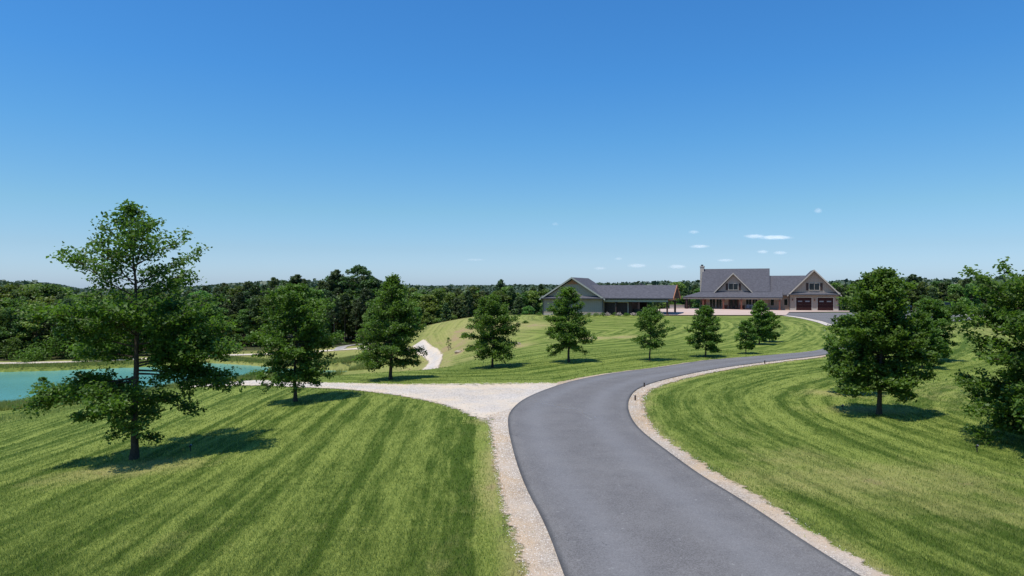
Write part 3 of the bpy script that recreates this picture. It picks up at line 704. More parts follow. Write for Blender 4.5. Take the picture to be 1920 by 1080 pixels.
G = Frame(5.12, 113, .52)
gb = thing('outbuilding', (G.ox, G.oy, G.g), -TH, 'low grey gabled outbuilding with a long open-sided wing and dark shingle roof', 'outbuilding')
bm = bmesh.new(); prism(bm, [(0,-.5),(10.08,-.5),(10.08,2.75),(5.04,5.85),(0,2.75)], 0, 10.6); obj('wall', bm, M['greysiding'], gb)
bm = bmesh.new(); gable_roof(bm, -.4, 10.48, 2.72, 5.04, 6.22, -.5, 11.0, .2); obj('gable_roof', bm, M['shingle'], gb)
bm = bmesh.new(); rake(bm, -.45, 2.72, 5.04, 6.27, -.56, -.503, .26); rake(bm, 5.041, 6.27, 10.53, 2.72, -.56, -.503, .26); obj('bargeboard', bm, M['greytrim'], gb)
bm = bmesh.new(); prism(bm, [(4.1,5.1),(5.98,5.1),(5.04,5.78)], -.06, -.004); obj('gable_panel', bm, M['wood'], gb)
bm = bmesh.new(); slab(bm, [(-.2,-.58,2.85),(10.3,-.58,2.85),(10.3,.0,3.2),(-.2,.0,3.2)], .12); obj('skirt_roof', bm, M['shingle'], gb)
bm = bmesh.new(); box(bm, -.2, 10.3, -.62, -.585, 2.68, 2.84); obj('fascia', bm, M['darktrim'], gb)
u0, u1 = G.u(1039.5, 0), G.u(1062, 0)
window(gb, u0, u1, 0, .35, 2.1, 'darktrim', 'teal', 2)
for a, b in ((-.03, u0-.2), (u1+.2, 10.11)): obj('base_trim', BX((a, b, -.05, -.003, -.3, .32)), M['trim'], gb)
obj('downpipe', BX((-.02, .08, -.14, -.06, 0, 2.7)), M['darktrim'], gb); obj('downpipe', BX((10.0, 10.1, -.14, -.06, 0, 2.7)), M['darktrim'], gb)
# wing
bm = bmesh.new(); slab(bm, [(9.6,.1,2.9),(21.1,.1,2.9),(21.1,5.1,4.95),(7.0,5.1,4.95)], .18); slab(bm, [(7.0,5.1,4.95),(21.1,5.1,4.95),(21.1,10.1,2.9),(9.6,10.1,2.9)], .18); obj('wing_roof', bm, M['shingle'], gb)
bm = bmesh.new(); prism(bm, [(0,2.92),(5.1,5.02),(5.1,4.78),(0,2.64)], 21.11, 21.2, 'x'); prism(bm, [(5.101,5.02),(10.2,2.92),(10.2,2.64),(5.101,4.78)], 21.11, 21.2, 'x'); obj('bargeboard', bm, M['wood'], gb)
bm = bmesh.new(); prism(bm, [(.6,2.55),(9.6,2.55),(9.6,2.78),(.6,2.78)], 20.3, 20.5, 'x'); prism(bm, [(5.0,2.8),(5.2,2.8),(5.2,4.7),(5.0,4.7)], 20.3, 20.5, 'x')
prism(bm, [(2.2,2.8),(2.45,2.8),(4.9,4.3),(4.9,4.55)], 20.3, 20.48, 'x'); prism(bm, [(8.0,2.8),(7.75,2.8),(5.3,4.3),(5.3,4.55)], 20.3, 20.48, 'x'); obj('truss', bm, M['wood'], gb)
for a, b in ((.35, .6), (9.5, 9.7)): obj('eave_beam', BX((10.09, 20.29, a, b, 2.28, 2.62)), M['greytrim'], gb)
obj('gutter', BX((10.49, 21.1, .0, .09, 2.72, 2.84)), M['darktrim'], gb)
obj('wing_ceiling', BX((10.09, 20.29, .601, 9.49, 2.60, 2.63)), M['darkpost'], gb)
obj('wall', BX((14.3, 14.5, 1.501, 9.4, -.2, 2.28), (10.09, 14.5, 1.3, 1.5, -.2, 2.28)), M['darkpost'], gb)
a, b = G.u(1132.5, 1.3), G.u(1153.5, 1.3); garage_door(gb, a, b, 1.3, .1, 2.15, 'darkdoor', False)
a, b = G.u(1156.5, 1.3), G.u(1177, 1.3); garage_door(gb, a, b, 1.3, .1, 2.15, 'darkdoor', False)
post(gb, G.u(1155, .45), .47, 0, 2.27, .2, 'darkpost', False); post(gb, G.u(1251, .45), .47, 0, 2.27, .24, 'darkpost')
post(gb, G.u(1268, 9.6)-.2, 9.6, 0, 2.27, .3, 'darkpost'); 
wu = G.u(1204, 6); obj('wall', BX((wu-.6, wu+.6, 7.2, 7.5, -.2, 2.28)), M['darkdoor'], gb)
fp = G.u(1202, 8.6)
bm = bmesh.new(); box(bm, fp-.55, fp+.55, 8.2, 9.2, 3.0, 4.99); fc = obj('chimney', bm, M['brick'], gb); obj('chimney_cap', BX((fp-.62, fp+.62, 8.13, 9.27, 4.991, 5.08), (fp-.15, fp+.15, 8.5, 8.9, 5.081, 5.3)), M['darktrim'], fc)
obj('floor_slab', BX((10.09, 20.8, -.1, 10, -.6, .1)), M['concrete'], gb)

# furniture on the terraces
def wpos(fr, px, v, dz=.1):
    u = fr.u(px, v); x, y = fr.w(u, v); return (x, y, fr.g+dz)
def chair(loc, rz, label, group, mat='darkpost'):
    t = thing('patio_chair', loc, rz, label, 'chair', group)
    obj('seat', BX((-.3, .3, -.3, .3, .38, .46)), M['cushion'], t); obj('backrest', BX((-.3, .3, .301, .38, .40, 1.0)), M[mat], t)
    for x in (-.27, .27):
        for y in (-.27, .33): obj('leg', BX((x-.03, x+.03, y-.03, y+.03, 0, .379)), M[mat], t)
        obj('armrest', BX((x-.04, x+.04, -.3, .3, .62, .66)), M[mat], t)
    return t
for k, (px, lab) in enumerate(((1402, 'grey cushioned porch chair left of the farmhouse windows under the porch'), (1411, 'grey cushioned porch chair closest to the conifer-shaped oak before the porch'))):
    chair(wpos(H, px, -.4, .05), -TH+(.3 if k else -.2), lab, 'porch chairs', 'cushion')
sofa = thing('outdoor_sofa', wpos(G, 1191, 2.6), -TH, 'black outdoor sofa in the open wing of the grey outbuilding', 'sofa')
obj('seat', BX((-1.1, 1.1, -.4, .4, .0, .45)), M['black'], sofa); obj('backrest', BX((-1.1, 1.1, .401, .62, .0, .95)), M['black'], sofa)
for x in (-1.25, 1.101): obj('armrest', BX((x, x+.149, -.4, .62, 0, .68)), M['black'], sofa)
gr = thing('barbecue_grill', wpos(G, 1211.5, 4.0), -TH, 'black barbecue grill with bright knobs beside the sofa in the open wing', 'grill')
obj('cabinet', BX((-.5, .5, -.3, .3, .0, .85)), M['black'], gr)
bm = bmesh.new(); prism(bm, [(-.3,.86),(.3,.86),(.28,1.12),(.1,1.26),(-.15,1.22),(-.29,1.05)], -.48, .48, 'x'); ld = obj('lid', bm, M['black'], gr)
obj('handle', BX((-.4, .4, -.36, -.32, .98, 1.02)), M['chrome'], ld)
for x in (-.3, 0, .3): obj('knob', BX((x-.05, x+.05, -.34, -.301, .72, .80)), M['chrome'], gr)
for k, (px, v, rz, lab) in enumerate(((1219, 2.5, 1.2, 'dark patio chair facing the table, near the grill'), (1233, 2.8, -1.3, 'dark patio chair at the right of the wooden table'), (1226, 4.6, 0, 'dark patio chair behind the wooden table'))):
    chair(wpos(G, px, v), rz-TH, lab, 'patio chairs')
tb = thing('patio_table', wpos(G, 1226, 2.7), -TH, 'wooden patio table among dark chairs under the open wing', 'table')
obj('tabletop', BX((-.8, .8, -.45, .45, .70, .75)), M['wood'], tb)
for x in (-.7, .7):
    for y in (-.37, .37): obj('leg', BX((x-.04, x+.04, y-.04, y+.04, 0, .699)), M['darkpost'], tb)
# low stone seat walls behind the patio
def seat_wall(px0, px1, d0, d1, h, label):
    a = Vector(((px0-960)/F*d0, d0, 0)); b = Vector(((px1-960)/F*d1, d1, 0)); L = (b-a).length; an = math.atan2(b.y-a.y, b.x-a.x); z = h1(a.x, a.y)
    t = thing('garden_wall', (a.x, a.y, max(z, h1(b.x, b.y))), an, label, 'wall')
    obj('base', BX((0, L, -.2, .2, -1.5, h)), M['brick'], t); obj('cap', BX((-.05, L+.05, -.26, .26, h+.001, h+.09)), M['stone'], t)
seat_wall(1256, 1283, 133, 133, .75, 'low reddish stone wall at the back of the patio between the two buildings')

# ------------------------------------------------------------------ vehicles on the parking area
def vehicle(name, loc, rz, label, cat, paint, profile, cab, wheels, width=1.9, light_z=.85):
    t = thing(name, loc, rz, label, cat)
    bm = bmesh.new(); prism(bm, profile, -width/2, width/2); bmesh.ops.recalc_face_normals(bm, faces=bm.faces)
    es = [e for e in bm.edges]; bmesh.ops.bevel(bm, geom=es, offset=.06, segments=2, affect='EDGES'); obj('body', bm, M[paint], t, True)
    bm = bmesh.new(); prism(bm, cab, -width/2+.12, width/2-.12); bmesh.ops.bevel(bm, geom=bm.edges[:], offset=.07, segments=2, affect='EDGES'); obj('window', bm, M['glass'], t, True)
    xs = [p[0] for p in cab]; zt = max(p[1] for p in cab)
    tops = [p[0] for p in cab if abs(p[1]-zt) < .01]
    bm = box(bmesh.new(), min(tops)-.02, max(tops)+.02, -width/2+.13, width/2-.13, zt-.02, zt+.05); bmesh.ops.bevel(bm, geom=bm.edges[:], offset=.03, segments=2, affect='EDGES'); obj('roof', bm, M[paint], t, True)
    for x in wheels:
        for s in (-1, 1):
            def disc(r0, y0, y1, n=20):
                return prism(bmesh.new(), [(x+r0*math.cos(q*2*math.pi/n), .37+r0*math.sin(q*2*math.pi/n)) for q in range(n)], y0, y1)
            wv = obj('wheel', disc(.37, s*(width/2-.2), s*(width/2+.03)), M['rubber'], t); obj('rim', disc(.22, s*(width/2+.031), s*(width/2+.05)), M['chrome'], wv)
    x0 = min(p[0] for p in profile); x1 = max(p[0] for p in profile)
    for s in (-1, 1):
        obj('headlight', BX((x1-.02, x1+.03, s*.7-.16, s*.7+.16, light_z-.1, light_z+.08)), M['chrome'], t)
        obj('taillight', BX((x0-.03, x0+.02, s*.78-.1, s*.78+.1, light_z-.15, light_z+.15)), M['maroon'], t)
    for a, b in ((x1-.03, x1+.08), (x0-.08, x0+.03)): obj('bumper', BX((a, b, -.85, .85, .38, .55)), M['chrome'], t)
    return t
ptruck = [(-2.8,.45),(2.7,.45),(2.75,.95),(2.55,1.12),(1.25,1.2),(-.95,1.2),(-2.8,1.2)]
pcab = [(-.85,1.15),(1.45,1.15),(.75,1.86),(-.65,1.86)]
psuv = [(-2.3,.42),(2.3,.42),(2.38,.85),(2.2,1.05),(1.2,1.15),(-2.3,1.15)]
scab = [(-2.2,1.1),(1.3,1.1),(.6,1.72),(-1.95,1.72)]
def gnd(px, d): x = (px-960)/F*d; return (x, d, h1(x, d)+.09)
vehicle('pickup_truck', gnd(1676, 108), R(200), 'black pickup truck parked behind the large oak right of the driveway', 'pickup truck', 'blackpaint', ptruck, pcab, (-1.75, 1.75), 1.95)
vehicle('parked_car', gnd(1752, 108), R(170), 'dark blue car parked near the bright green bush', 'car', 'navy', psuv, scab, (-1.4, 1.45), 1.85)

# ------------------------------------------------------------------ trees
def oak(name, label, loc, Hh, spread, clear, nleaf, lsz, seed, prof=((0,.35),(.15,.85),(.35,1.),(.55,.9),(.75,.6),(.9,.28),(1,.05)), mat='oak', nb=46, up=(-8, 62), tw=.09, group=None, topthin=(2., 1.), longb=None, cat='tree', rz=0):
    rng = np.random.default_rng(seed); root = thing(name, loc, 0, label, cat, group)
    z = np.linspace(-.15, Hh*.97, 16); wob = np.cumsum(rng.normal(size=(16, 2))*Hh*.0035, axis=0); tr = np.column_stack([wob, z])
    r0 = tw*Hh/5
    rad = r0*(1-np.linspace(0, 1, 16)*.93); rad[0] *= 1.5; rad[1] *= 1.05
    paths_t = [(tr, rad, 10)]; paths_b = []; cl = []; ctint = []
    pk = np.array(prof)
    for b in range(nb):
        s = (b+rng.uniform(0, .9))/nb; t = s**.9
        zh = Hh*(clear+(.985-clear)*t); az = b*2.399+rng.normal()*.35
        L = spread*np.interp(t, pk[:, 0], pk[:, 1])*rng.uniform(.74, 1.14)
        if longb is not None:
            for (lt, la, lf) in longb:
                if abs(t-lt) < .03: az = la+rng.normal()*.12; L = spread*lf
        e = R(up[0]+(up[1]-up[0])*t**1.5+rng.normal()*7)
        base = np.array([np.interp(zh, z, tr[:, 0]), np.interp(zh, z, tr[:, 1]), zh])
        n = 7; q = np.linspace(0, 1, n)[:, None]; dh = np.array([math.cos(az), math.sin(az), 0])
        sag = (-.10 if t < .3 else .08)*L
        pts = base+dh*math.cos(e)*L*q+np.array([0, 0, 1])*(math.sin(e)*L*q+sag*q*q)+np.cumsum(rng.normal(size=(n, 3)), 0)*L*.018*q
        br = max(.006, r0*.38*(1-t*.75))*(1-q[:, 0]*.85); paths_b.append((pts, br, 5))
        nt_ = max(5, int(L/.16))
        for k in range(nt_):
            f = .16+.84*(k+rng.uniform(0, 1))/nt_; pp = np.array([np.interp(f, q[:, 0], pts[:, i]) for i in range(3)])
            side = 1 if k % 2 else -1; a2 = az+side*R(rng.uniform(25, 75)); l2 = L*(.16+.30*(1-f))*rng.uniform(.6, 1.2)+.08
            e2 = e*.6+R(rng.normal()*14+4); d2 = np.array([math.cos(a2)*math.cos(e2), math.sin(a2)*math.cos(e2), math.sin(e2)])
            p2 = pp+d2*l2*np.linspace(0, 1, 4)[:, None]+np.array([0, 0, -.05*l2])*(np.linspace(0, 1, 4)**2)[:, None]
            paths_b.append((p2, .008*Hh/5*np.array([1, .8, .6, .35]), 3))
            m = max(2, int(l2/.10)); c = rng.uniform(0, 1)
            for j in range(m): cl.append(pp+d2*l2*(.3+.75*(j+rng.uniform())/m)); ctint.append(c)
        for j in range(3): cl.append(pts[-1]+rng.normal(size=3)*.04); ctint.append(rng.uniform())
    V, Fc = tubes(paths_t); fast_mesh('trunk', V, Fc, M['bark'], root, smooth=True)
    V, Fc = tubes(paths_b); fast_mesh('branches', V, Fc, M['bark'], root, smooth=True)
    cl = np.array(cl); ctint = np.array(ctint); wt = rng.lognormal(0, .8, len(cl)); wt = wt*np.where(cl[:, 2] > topthin[0]*Hh, topthin[1], 1.); idx = rng.choice(len(cl), nleaf, p=wt/wt.sum())
    C = cl[idx]+rng.normal(size=(nleaf, 3))*np.array([.105, .105, .07])*(Hh/5)**.5
    V, Fc, T = leaf_quads(C, lsz, rng, .5, .62, np.clip(ctint[idx]*.5+rng.uniform(0, .5, nleaf), 0, 1))
    fast_mesh('crown', V, Fc, M[mat], root, attrs={'tint': T}); return root
def tree_at(px, py, top, **kw):
    x, y = at(px, py); z = h1(x, y); Hh = (CAMZ+(540-top)/F*y)-z; return (x, y, z), Hh, y
G1 = 'young oaks planted on the lawn'
loc, hh, d = tree_at(250, 862, 388)
oak('oak_tree', 'tall spreading oak with an open pointed top on the left lawn, nearest the pond', loc, hh, 2.9, .10, 44000, .13, 11,
    prof=((0,.26),(.10,.40),(.20,.80),(.32,1.0),(.50,.98),(.58,.76),(.68,.70),(.78,.50),(.86,.30),(.93,.16),(1,.04)), nb=58, up=(-9, 56), topthin=(.60, .45), longb=[(.25, math.pi+.1, 1.08), (.30, .1, .9)], tw=.075)
def quick(px, py, top, wpx, lab, seed, n=15000, ls=.15, mat='oak', group=G1, **kw):
    n = int(n*1.7); ls = ls*.88; kw['nb'] = int(kw.get('nb', 46)*1.6)
    loc, hh, d = tree_at(px, py, top); return oak('oak_tree', lab, loc, hh, wpx*d/F/2*(.86 if wpx > 150 else .97), kw.pop('clear', .16), n, ls, seed, mat=mat, group=group, **kw)
ov = ((0,.55),(.15,.9),(.35,1.05),(.55,.95),(.75,.72),(.9,.4),(1,.1))
co_ = ((0,.55),(.12,.95),(.3,1.03),(.5,.88),(.7,.62),(.85,.36),(1,.06))
quick(554, 753, 545, 172, 'bright green round-crowned oak just below the white gravel lane, left of centre', 21, 17000, .15, 'oak_light', prof=ov, clear=.2, nb=48, up=(-12, 60))
quick(734, 711, 521, 122, 'narrow dark oak with a spiky top on the grass above the gravel lane', 22, 15000, .16, 'oak', prof=((0,.7),(.15,1.05),(.35,1.),(.5,.85),(.7,.6),(.85,.34),(1,.08)), clear=.14, nb=50)
quick(923, 689, 556, 100, 'dark layered oak left of the grey outbuilding on the striped hill', 23, 12000, .16, 'oak', prof=co_, clear=.15, nb=42)
quick(1066, 679, 543, 92, 'dark narrow-topped oak standing in front of the grey outbuilding gable', 24, 11000, .16, 'oak', prof=((0,.8),(.1,1.05),(.3,1.),(.5,.75),(.7,.62),(.85,.4),(1,.08)), clear=.2, nb=40)
quick(1218, 676, 583, 70, 'pale thin-crowned young oak below the open wing of the outbuilding', 25, 5200, .14, 'oak_light', prof=ov, clear=.24, nb=30, up=(5, 60))
quick(1323, 669, 577, 66, 'small dark cone-shaped oak below the left end of the farmhouse porch', 26, 8000, .15, 'oak', prof=co_, clear=.16, nb=38)
quick(1398, 663, 606, 38, 'shortest oak by the road below the farmhouse', 27, 3600, .14, 'oak_light', prof=ov, clear=.14, nb=26, up=(5, 65))
quick(1424, 646, 566, 46, 'slim oak just behind the shortest oak near the farmhouse', 28, 6000, .17, 'oak_light', prof=co_, clear=.12, nb=34)
quick(1443, 641, 590, 40, 'small oak at the right of the pair below the farmhouse', 29, 3600, .17, 'oak', prof=ov, clear=.12, nb=26)
quick(1648, 777, 513, 182, 'large full oak with a straight trunk on the lawn right of the driveway', 31, 22000, .16, 'oak', prof=((0,.75),(.15,.98),(.35,1.),(.55,.85),(.75,.62),(.9,.32),(1,.06)), clear=.17, nb=54)
quick(1596, 738, 600, 90, 'oak mostly hidden behind the large full oak on the right lawn', 32, 7000, .16, 'oak', prof=ov, clear=.2, nb=34)
quick(1745, 676, 568, 92, 'rounded dark oak beyond the large full oak, near the parking area', 33, 11000, .18, 'oak', prof=ov, clear=.08, nb=40)
quick(1728, 690, 600, 70, 'oak squeezed between the large full oak and the rounded dark one', 34, 6000, .17, 'oak', prof=ov, clear=.1, nb=34)
X = (1985-960)/F*21.5; z = h1(X, 21.5)
oak('oak_tree', 'big oak cut off by the right edge of the photo', (X, 21.5, z), 5.3, 2.8, .10, 62000, .135, 35, prof=((0,.5),(.1,.8),(.3,1.02),(.5,.95),(.7,.8),(.85,.5),(1,.1)), nb=84, group=G1, tw=.075)
# saplings
loc, hh, d = tree_at(85, 755, 715)
loc = (wpt(84, 757, -7.9)[0], wpt(84, 757, -7.9)[1]-.3, 0); loc = (loc[0], loc[1], h1(loc[0], loc[1]))
oak('young_tree', 'small young tree on the near pond bank', loc, 2.6, .95, .28, 1500, .18, 41, mat='oak_light', nb=20, prof=ov)
loc, hh, d = tree_at(841, 657, 634); oak('sapling', 'thin dark sapling on the grassy slope above the gravel bend', loc, hh, .35, .2, 260, .14, 42, nb=14, prof=ov)

# ------------------------------------------------------------------ woodland beyond
def clump_tree(kind, seed, H_=1.0):
    rng = np.random.default_rng(seed); cl = []; rad = []
    if kind == 'pine':
        base = rng.uniform(.32, .55); n = 38
        for k in range(n):
            t = base+(1-base)*(k/n)**.9; w = .15*min(1, (1.03-t)/(1.03-base)*1.5)**.8*rng.uniform(.55, 1.15)
            a = k*2.4+rng.normal()*.5; cl.append((math.cos(a)*w, math.sin(a)*w, t)); rad.append(rng.uniform(.026, .048))
        cl.append((0, 0, .985)); rad.append(.022)
    elif kind == 'lone':
        for zz, w in ((.60,.10),(.68,.16),(.76,.20),(.84,.17),(.92,.12),(.97,.05)):
            for k in range(5): a = k*1.26+rng.normal()*.3; cl.append((math.cos(a)*w, math.sin(a)*w, zz+rng.normal()*.01)); rad.append(.045)
    else:
        n = 40; lo = .12
        for k in range(n):
            t = rng.uniform(lo, 1); w = .24*math.sin(min(1., (1.08-t)/(1.0-lo)*1.15)*math.pi/1.8)*math.sqrt(rng.uniform(.2, 1))
            a = rng.uniform(0, 6.28); cl.append((math.cos(a)*w, math.sin(a)*w, t*.93)); rad.append(rng.uniform(.05, .085))
    cl = np.array(cl); rad = np.array(rad); nl = 3800
    idx = rng.integers(0, len(cl), nl); dv = rng.normal(size=(nl, 3)); dv /= np.linalg.norm(dv, axis=1, keepdims=True); dv *= rng.uniform(.5, 1.1, (nl, 1))
    C = cl[idx]+dv*rad[idx][:, None]*np.array([1.25, 1.25, .75])
    ct = rng.uniform(0, 1, len(cl))
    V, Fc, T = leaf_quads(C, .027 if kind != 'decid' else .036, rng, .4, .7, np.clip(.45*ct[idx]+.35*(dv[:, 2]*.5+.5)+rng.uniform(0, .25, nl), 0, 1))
    z = np.linspace(-.03, .96, 8); tr = np.column_stack([np.cumsum(rng.normal(size=8))*.004, np.cumsum(rng.normal(size=8))*.004, z])
    paths = [(tr, .014*(1-np.linspace(0, .9, 8)), 6)]
    for c in cl[::2]: paths.append(([[0, 0, max(.1, c[2]-.06)], c], [.004, .0015], 3))
    TV, TF = tubes(paths)
    return (V, Fc, T), (TV, TF)
def mesh_of(name, V, Fc, mat, attrs=None):
    o = fast_mesh(name, V, Fc, mat, attrs=attrs); me = o.data; bpy.data.objects.remove(o); return me
PROTO = {}
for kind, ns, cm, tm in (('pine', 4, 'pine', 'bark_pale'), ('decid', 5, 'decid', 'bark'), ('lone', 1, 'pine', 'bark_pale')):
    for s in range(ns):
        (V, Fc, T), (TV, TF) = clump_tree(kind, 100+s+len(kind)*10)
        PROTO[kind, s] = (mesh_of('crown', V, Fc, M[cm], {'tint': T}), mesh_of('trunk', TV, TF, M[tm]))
def wood_tree(kind, s, x, y, h, rz, label, group, wide=1., tree_name=None):
    nm = tree_name or {'pine': 'pine_tree', 'lone': 'pine_tree', 'decid': 'broadleaf_tree'}[kind]
    r = bpy.data.objects.new(nm, None); COL.objects.link(r); r.location = (x, y, h1(x, y)-.1); r.rotation_euler = (0, 0, rz); r.scale = (h*wide, h*wide, h)
    tag(r, label, 'tree', group)
    for nme, me in zip(('crown', 'trunk'), PROTO[kind, s]):
        c = bpy.data.objects.new(nme, me); COL.objects.link(c); c.parent = r
    return r
SKX = [-200,0,60,100,150,200,330,400,440,470,500,520,560,590,620,650,700,720,750,800,900,1000,1100,1150,1200,1300,1600,1650,1700,1750,1800,1850,1900,2000,2200]
SKY = [520,527,528,533,543,545,541,535,532,530,527,523,518,522,508,515,525,520,535,537,536,535,533,530,528,527,527,523,519,524,522,518,517,516,516]
rw = random.Random(5)
zones = [  # px range, rows of distance, spacing px, kinds, label, group
 (-60, 250, (119, 125, 132, 140, 150), 19, 'decid', 'leafy green tree in the dense wood across the pond, left of the tall spreading oak', 'broadleaf trees across the pond'),
 (250, 760, (136, 142, 149, 157, 166), 17, 'pine', 'dark pine in the treeline beyond the pond and the striped hill', 'pines beyond the pond'),
 (740, 1030, (152, 162, 174, 188), 17, 'decid', 'dark woodland tree beyond the crest of the grassy hill, left of the outbuilding', 'woodland trees beyond the hill'),
 (1180, 1320, (165, 180), 20, 'decid', 'woodland tree seen between the two buildings', 'woodland trees between the buildings'),
 (1560, 1960, (172, 184, 198, 215), 19, 'pine', 'dark pine in the treeline beyond the parking area', 'pines beyond the parking area')]
LABD = {'pines beyond the pond': 'broadleaf tree mixed among the dark pines beyond the pond', 'pines beyond the parking area': 'broadleaf tree in the treeline beyond the parking area',
 'broadleaf trees across the pond': 'dark pine among the leafy trees across the pond', 'woodland trees beyond the hill': 'dark pine in the wood beyond the crest of the grassy hill', 'woodland trees between the buildings': 'dark pine seen between the two buildings'}
used_top = {}
cnt = 0
for (p0, p1, rows, sp, main, lab, grp) in zones:
    for ri, d in enumerate(rows):
        px = p0+rw.uniform(0, sp)
        while px < p1:
            dd = d+rw.uniform(-3, 3); x = (px-960)/F*dd
            z = h1(x, dd)
            if z > -2.0 and dd < 170 and px > 740 and px < 1200: px += sp; continue
            top = CAMZ+(540-np.interp(px, SKX, SKY))/F*dd
            full = (top-z)
            last = ri >= len(rows)-3
            h = full*(rw.uniform(.88 if px < 250 else .78, 1.04) if last else rw.uniform(.62, .92))
            if ri == 0 and rw.random() < .35: h *= .6
            kind = main if rw.random() < .72 else ('decid' if main == 'pine' else 'pine')
            if ri == 0 and main == 'pine' and rw.random() < .3: kind = 'decid'
            s = rw.randrange(4 if kind == 'pine' else 5)
            l, g = (lab, grp) if kind == main else (LABD[grp], grp+', the odd kind out')
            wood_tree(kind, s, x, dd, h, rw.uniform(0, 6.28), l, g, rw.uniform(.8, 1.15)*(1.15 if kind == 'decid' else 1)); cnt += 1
            px += sp*rw.uniform(.75, 1.3)
for px, top, d, w, lab, kind in ((672, 499, 150, 1.05, 'lone tall flat-topped pine rising above the treeline left of centre', 'lone'), (632, 506, 152, 1.1, 'dense dark pine standing just left of the lone flat-topped pine', 'pine'),
        (558, 515, 148, 1.3, 'broad dark pine above the bright green round-crowned oak', 'pine'), (940, 524, 185, .8, 'pointed dark pine rising left of the outbuilding', 'pine'), (1712, 514, 190, 1.1, 'tall dark pine above the rounded oak by the parking area', 'pine')):
    x = (px-960)/F*d; h = CAMZ+(540-top)/F*d-h1(x, d)
    r = wood_tree(kind, 0, x, d, h, 1., lab, 'x', w); del r['group']
print('woodland trees', cnt)
def bush(px, d, wm, hm, seed, label, mat='oak_light', group=None, n=1500, ls=.16, nm='bush', zoff=0):
    x = (px-960)/F*d; z = h1(x, d); rng = np.random.default_rng(seed); root = thing(nm, (x, d, z+zoff), 0, label, 'bush', group)
    k = 16; c = rng.normal(size=(k, 3))*np.array([wm*.22, wm*.22, 0]); c[:, 2] = rng.uniform(.25, .75, k)*hm*(1-np.clip(np.hypot(c[:, 0], c[:, 1])/wm, 0, .5))
    idx = rng.integers(0, k, n); dv = rng.normal(size=(n, 3)); dv /= np.linalg.norm(dv, axis=1, keepdims=True)
    C = c[idx]+dv*np.array([wm*.2, wm*.2, hm*.28]); C[:, 2] = np.abs(C[:, 2])
    V, Fc, T = leaf_quads(C, ls, rng); fast_mesh('foliage', V, Fc, M[mat], root, attrs={'tint': T})
    st = [([[0, 0, -.05], list(c[q])], [.02, .006], 4) for q in range(6)]; V, Fc = tubes(st); fast_mesh('stem', V, Fc, M['bark'], root)
    return root
bush(1783, 118, 4.6, 2.6, 3, 'bright lime green rounded bush at the edge of the parking area', 'bright', n=4500, ls=.2)
bush(1860, 125, 4, 2.2, 4, 'pale green shrub right of the lime green bush', 'oak_light', n=2500, ls=.25)
bush(1835, 140, 4, 2.8, 5, 'dark green shrub under the pines by the parking area', 'decid', n=2500, ls=.25)
bush(985, 96, 1.1, .45, 6, 'low dark green shrub on the yellowed slope left of the outbuilding', 'oak', n=500, ls=.12)
bush(484, 95, 3.5, 1.2, 7, 'weedy bush at the pond edge beside the gravel lane', 'oak_light', n=1500, ls=.18)
for k, px in enumerate((1010, 1046, 1061, 1076, 1105, 1119, 1131, 1139, 1153, 1160, 1175, 1188, 1199, 1214, 1228, 1240)):
    v = -1.5 if px < 1131 else -.9
    u = G.u(px, v); x, y = G.w(u, v); pale = k % 2 == 1 and px > 1131
    bush(px, y, 1.15, .62, 60+k, 'low flower-bed shrub %s' % ('with pale blossom along the front of the open wing' if pale else ('with plain green leaves along the front of the open wing' if px > 1131 else 'at the foot of the grey gable wall')),
         'flower' if pale else ('oak_light' if k % 3 else 'oak'), ('blossoming ' if pale else ('wing ' if px > 1131 else 'gable '))+'bed shrubs', 420, .11)
for k, px in enumerate((62, 20, 118, 175, 215, -20)):
    bush(px, 114.5+k % 3, 5.5, 3.2+(k % 3), 90+k, 'rounded green bush at the wood edge behind the pond path', 'decid' if k % 2 else 'oak_light', 'bushes behind the pond path', 2200, .3)
# distant canopy: far-off woods that read as one mass
rng = np.random.default_rng(3); CC, RR, HH = [], [], []
d = 205.
while d < 3200:
    sp = max(5.5, d*.016); x = -1.15*d
    while x < 1.15*d:
        CC.append((x+rng.normal()*sp*.3, d+rng.normal()*sp*.4)); RR.append(sp*rng.uniform(.6, .95)); x += sp*rng.uniform(.8, 1.25)
    d *= 1.045
CC = np.array(CC); RR = np.array(RR); n = len(CC)
zg = hz(CC[:, 0], CC[:, 1]); pxs = 960+CC[:, 0]/CC[:, 1]*F
hh = rng.uniform(9, 14.5, n); top = zg+hh
lim = CAMZ+(540-(np.interp(pxs, SKX, SKY)+rng.uniform(-1, 7, n)*np.clip(1-CC[:, 1]/1500, .12, 1)))/F*CC[:, 1]
far = CC[:, 1] > 900
ridge = CAMZ+CC[:, 1]*(6.2+2.2*np.sin(pxs/210.+.6)+1.2*np.sin(pxs/61.))/F
top = np.where(far, np.minimum(lim, ridge+rng.uniform(-3, 1, n)), np.minimum(top, lim))
K = 70; idx = np.repeat(np.arange(n), K)
dv = rng.normal(size=(len(idx), 3)); dv[:, 2] = dv[:, 2]*.9+.15; dv /= np.linalg.norm(dv, axis=1, keepdims=True)
vh = np.minimum(6.5, 3+RR*.35)
C = np.column_stack([CC[idx, 0]+dv[:, 0]*RR[idx]*.75, CC[idx, 1]+dv[:, 1]*RR[idx]*.75, top[idx]-vh[idx]+dv[:, 2]*vh[idx]])
sz = np.clip(RR*.55, 1.2, 8)[idx]
nrm_s = sz[:, None]
V, Fc, T = leaf_quads(C, 1.0, rng, .3, .8, np.clip(rng.uniform(0, 1, n)[idx]*.6+rng.uniform(0, .3, len(idx)), 0, 1))
Cr = np.repeat(C, 4, axis=0); V = Cr+(V-Cr)*np.repeat(nrm_s, 4, axis=0)*.75
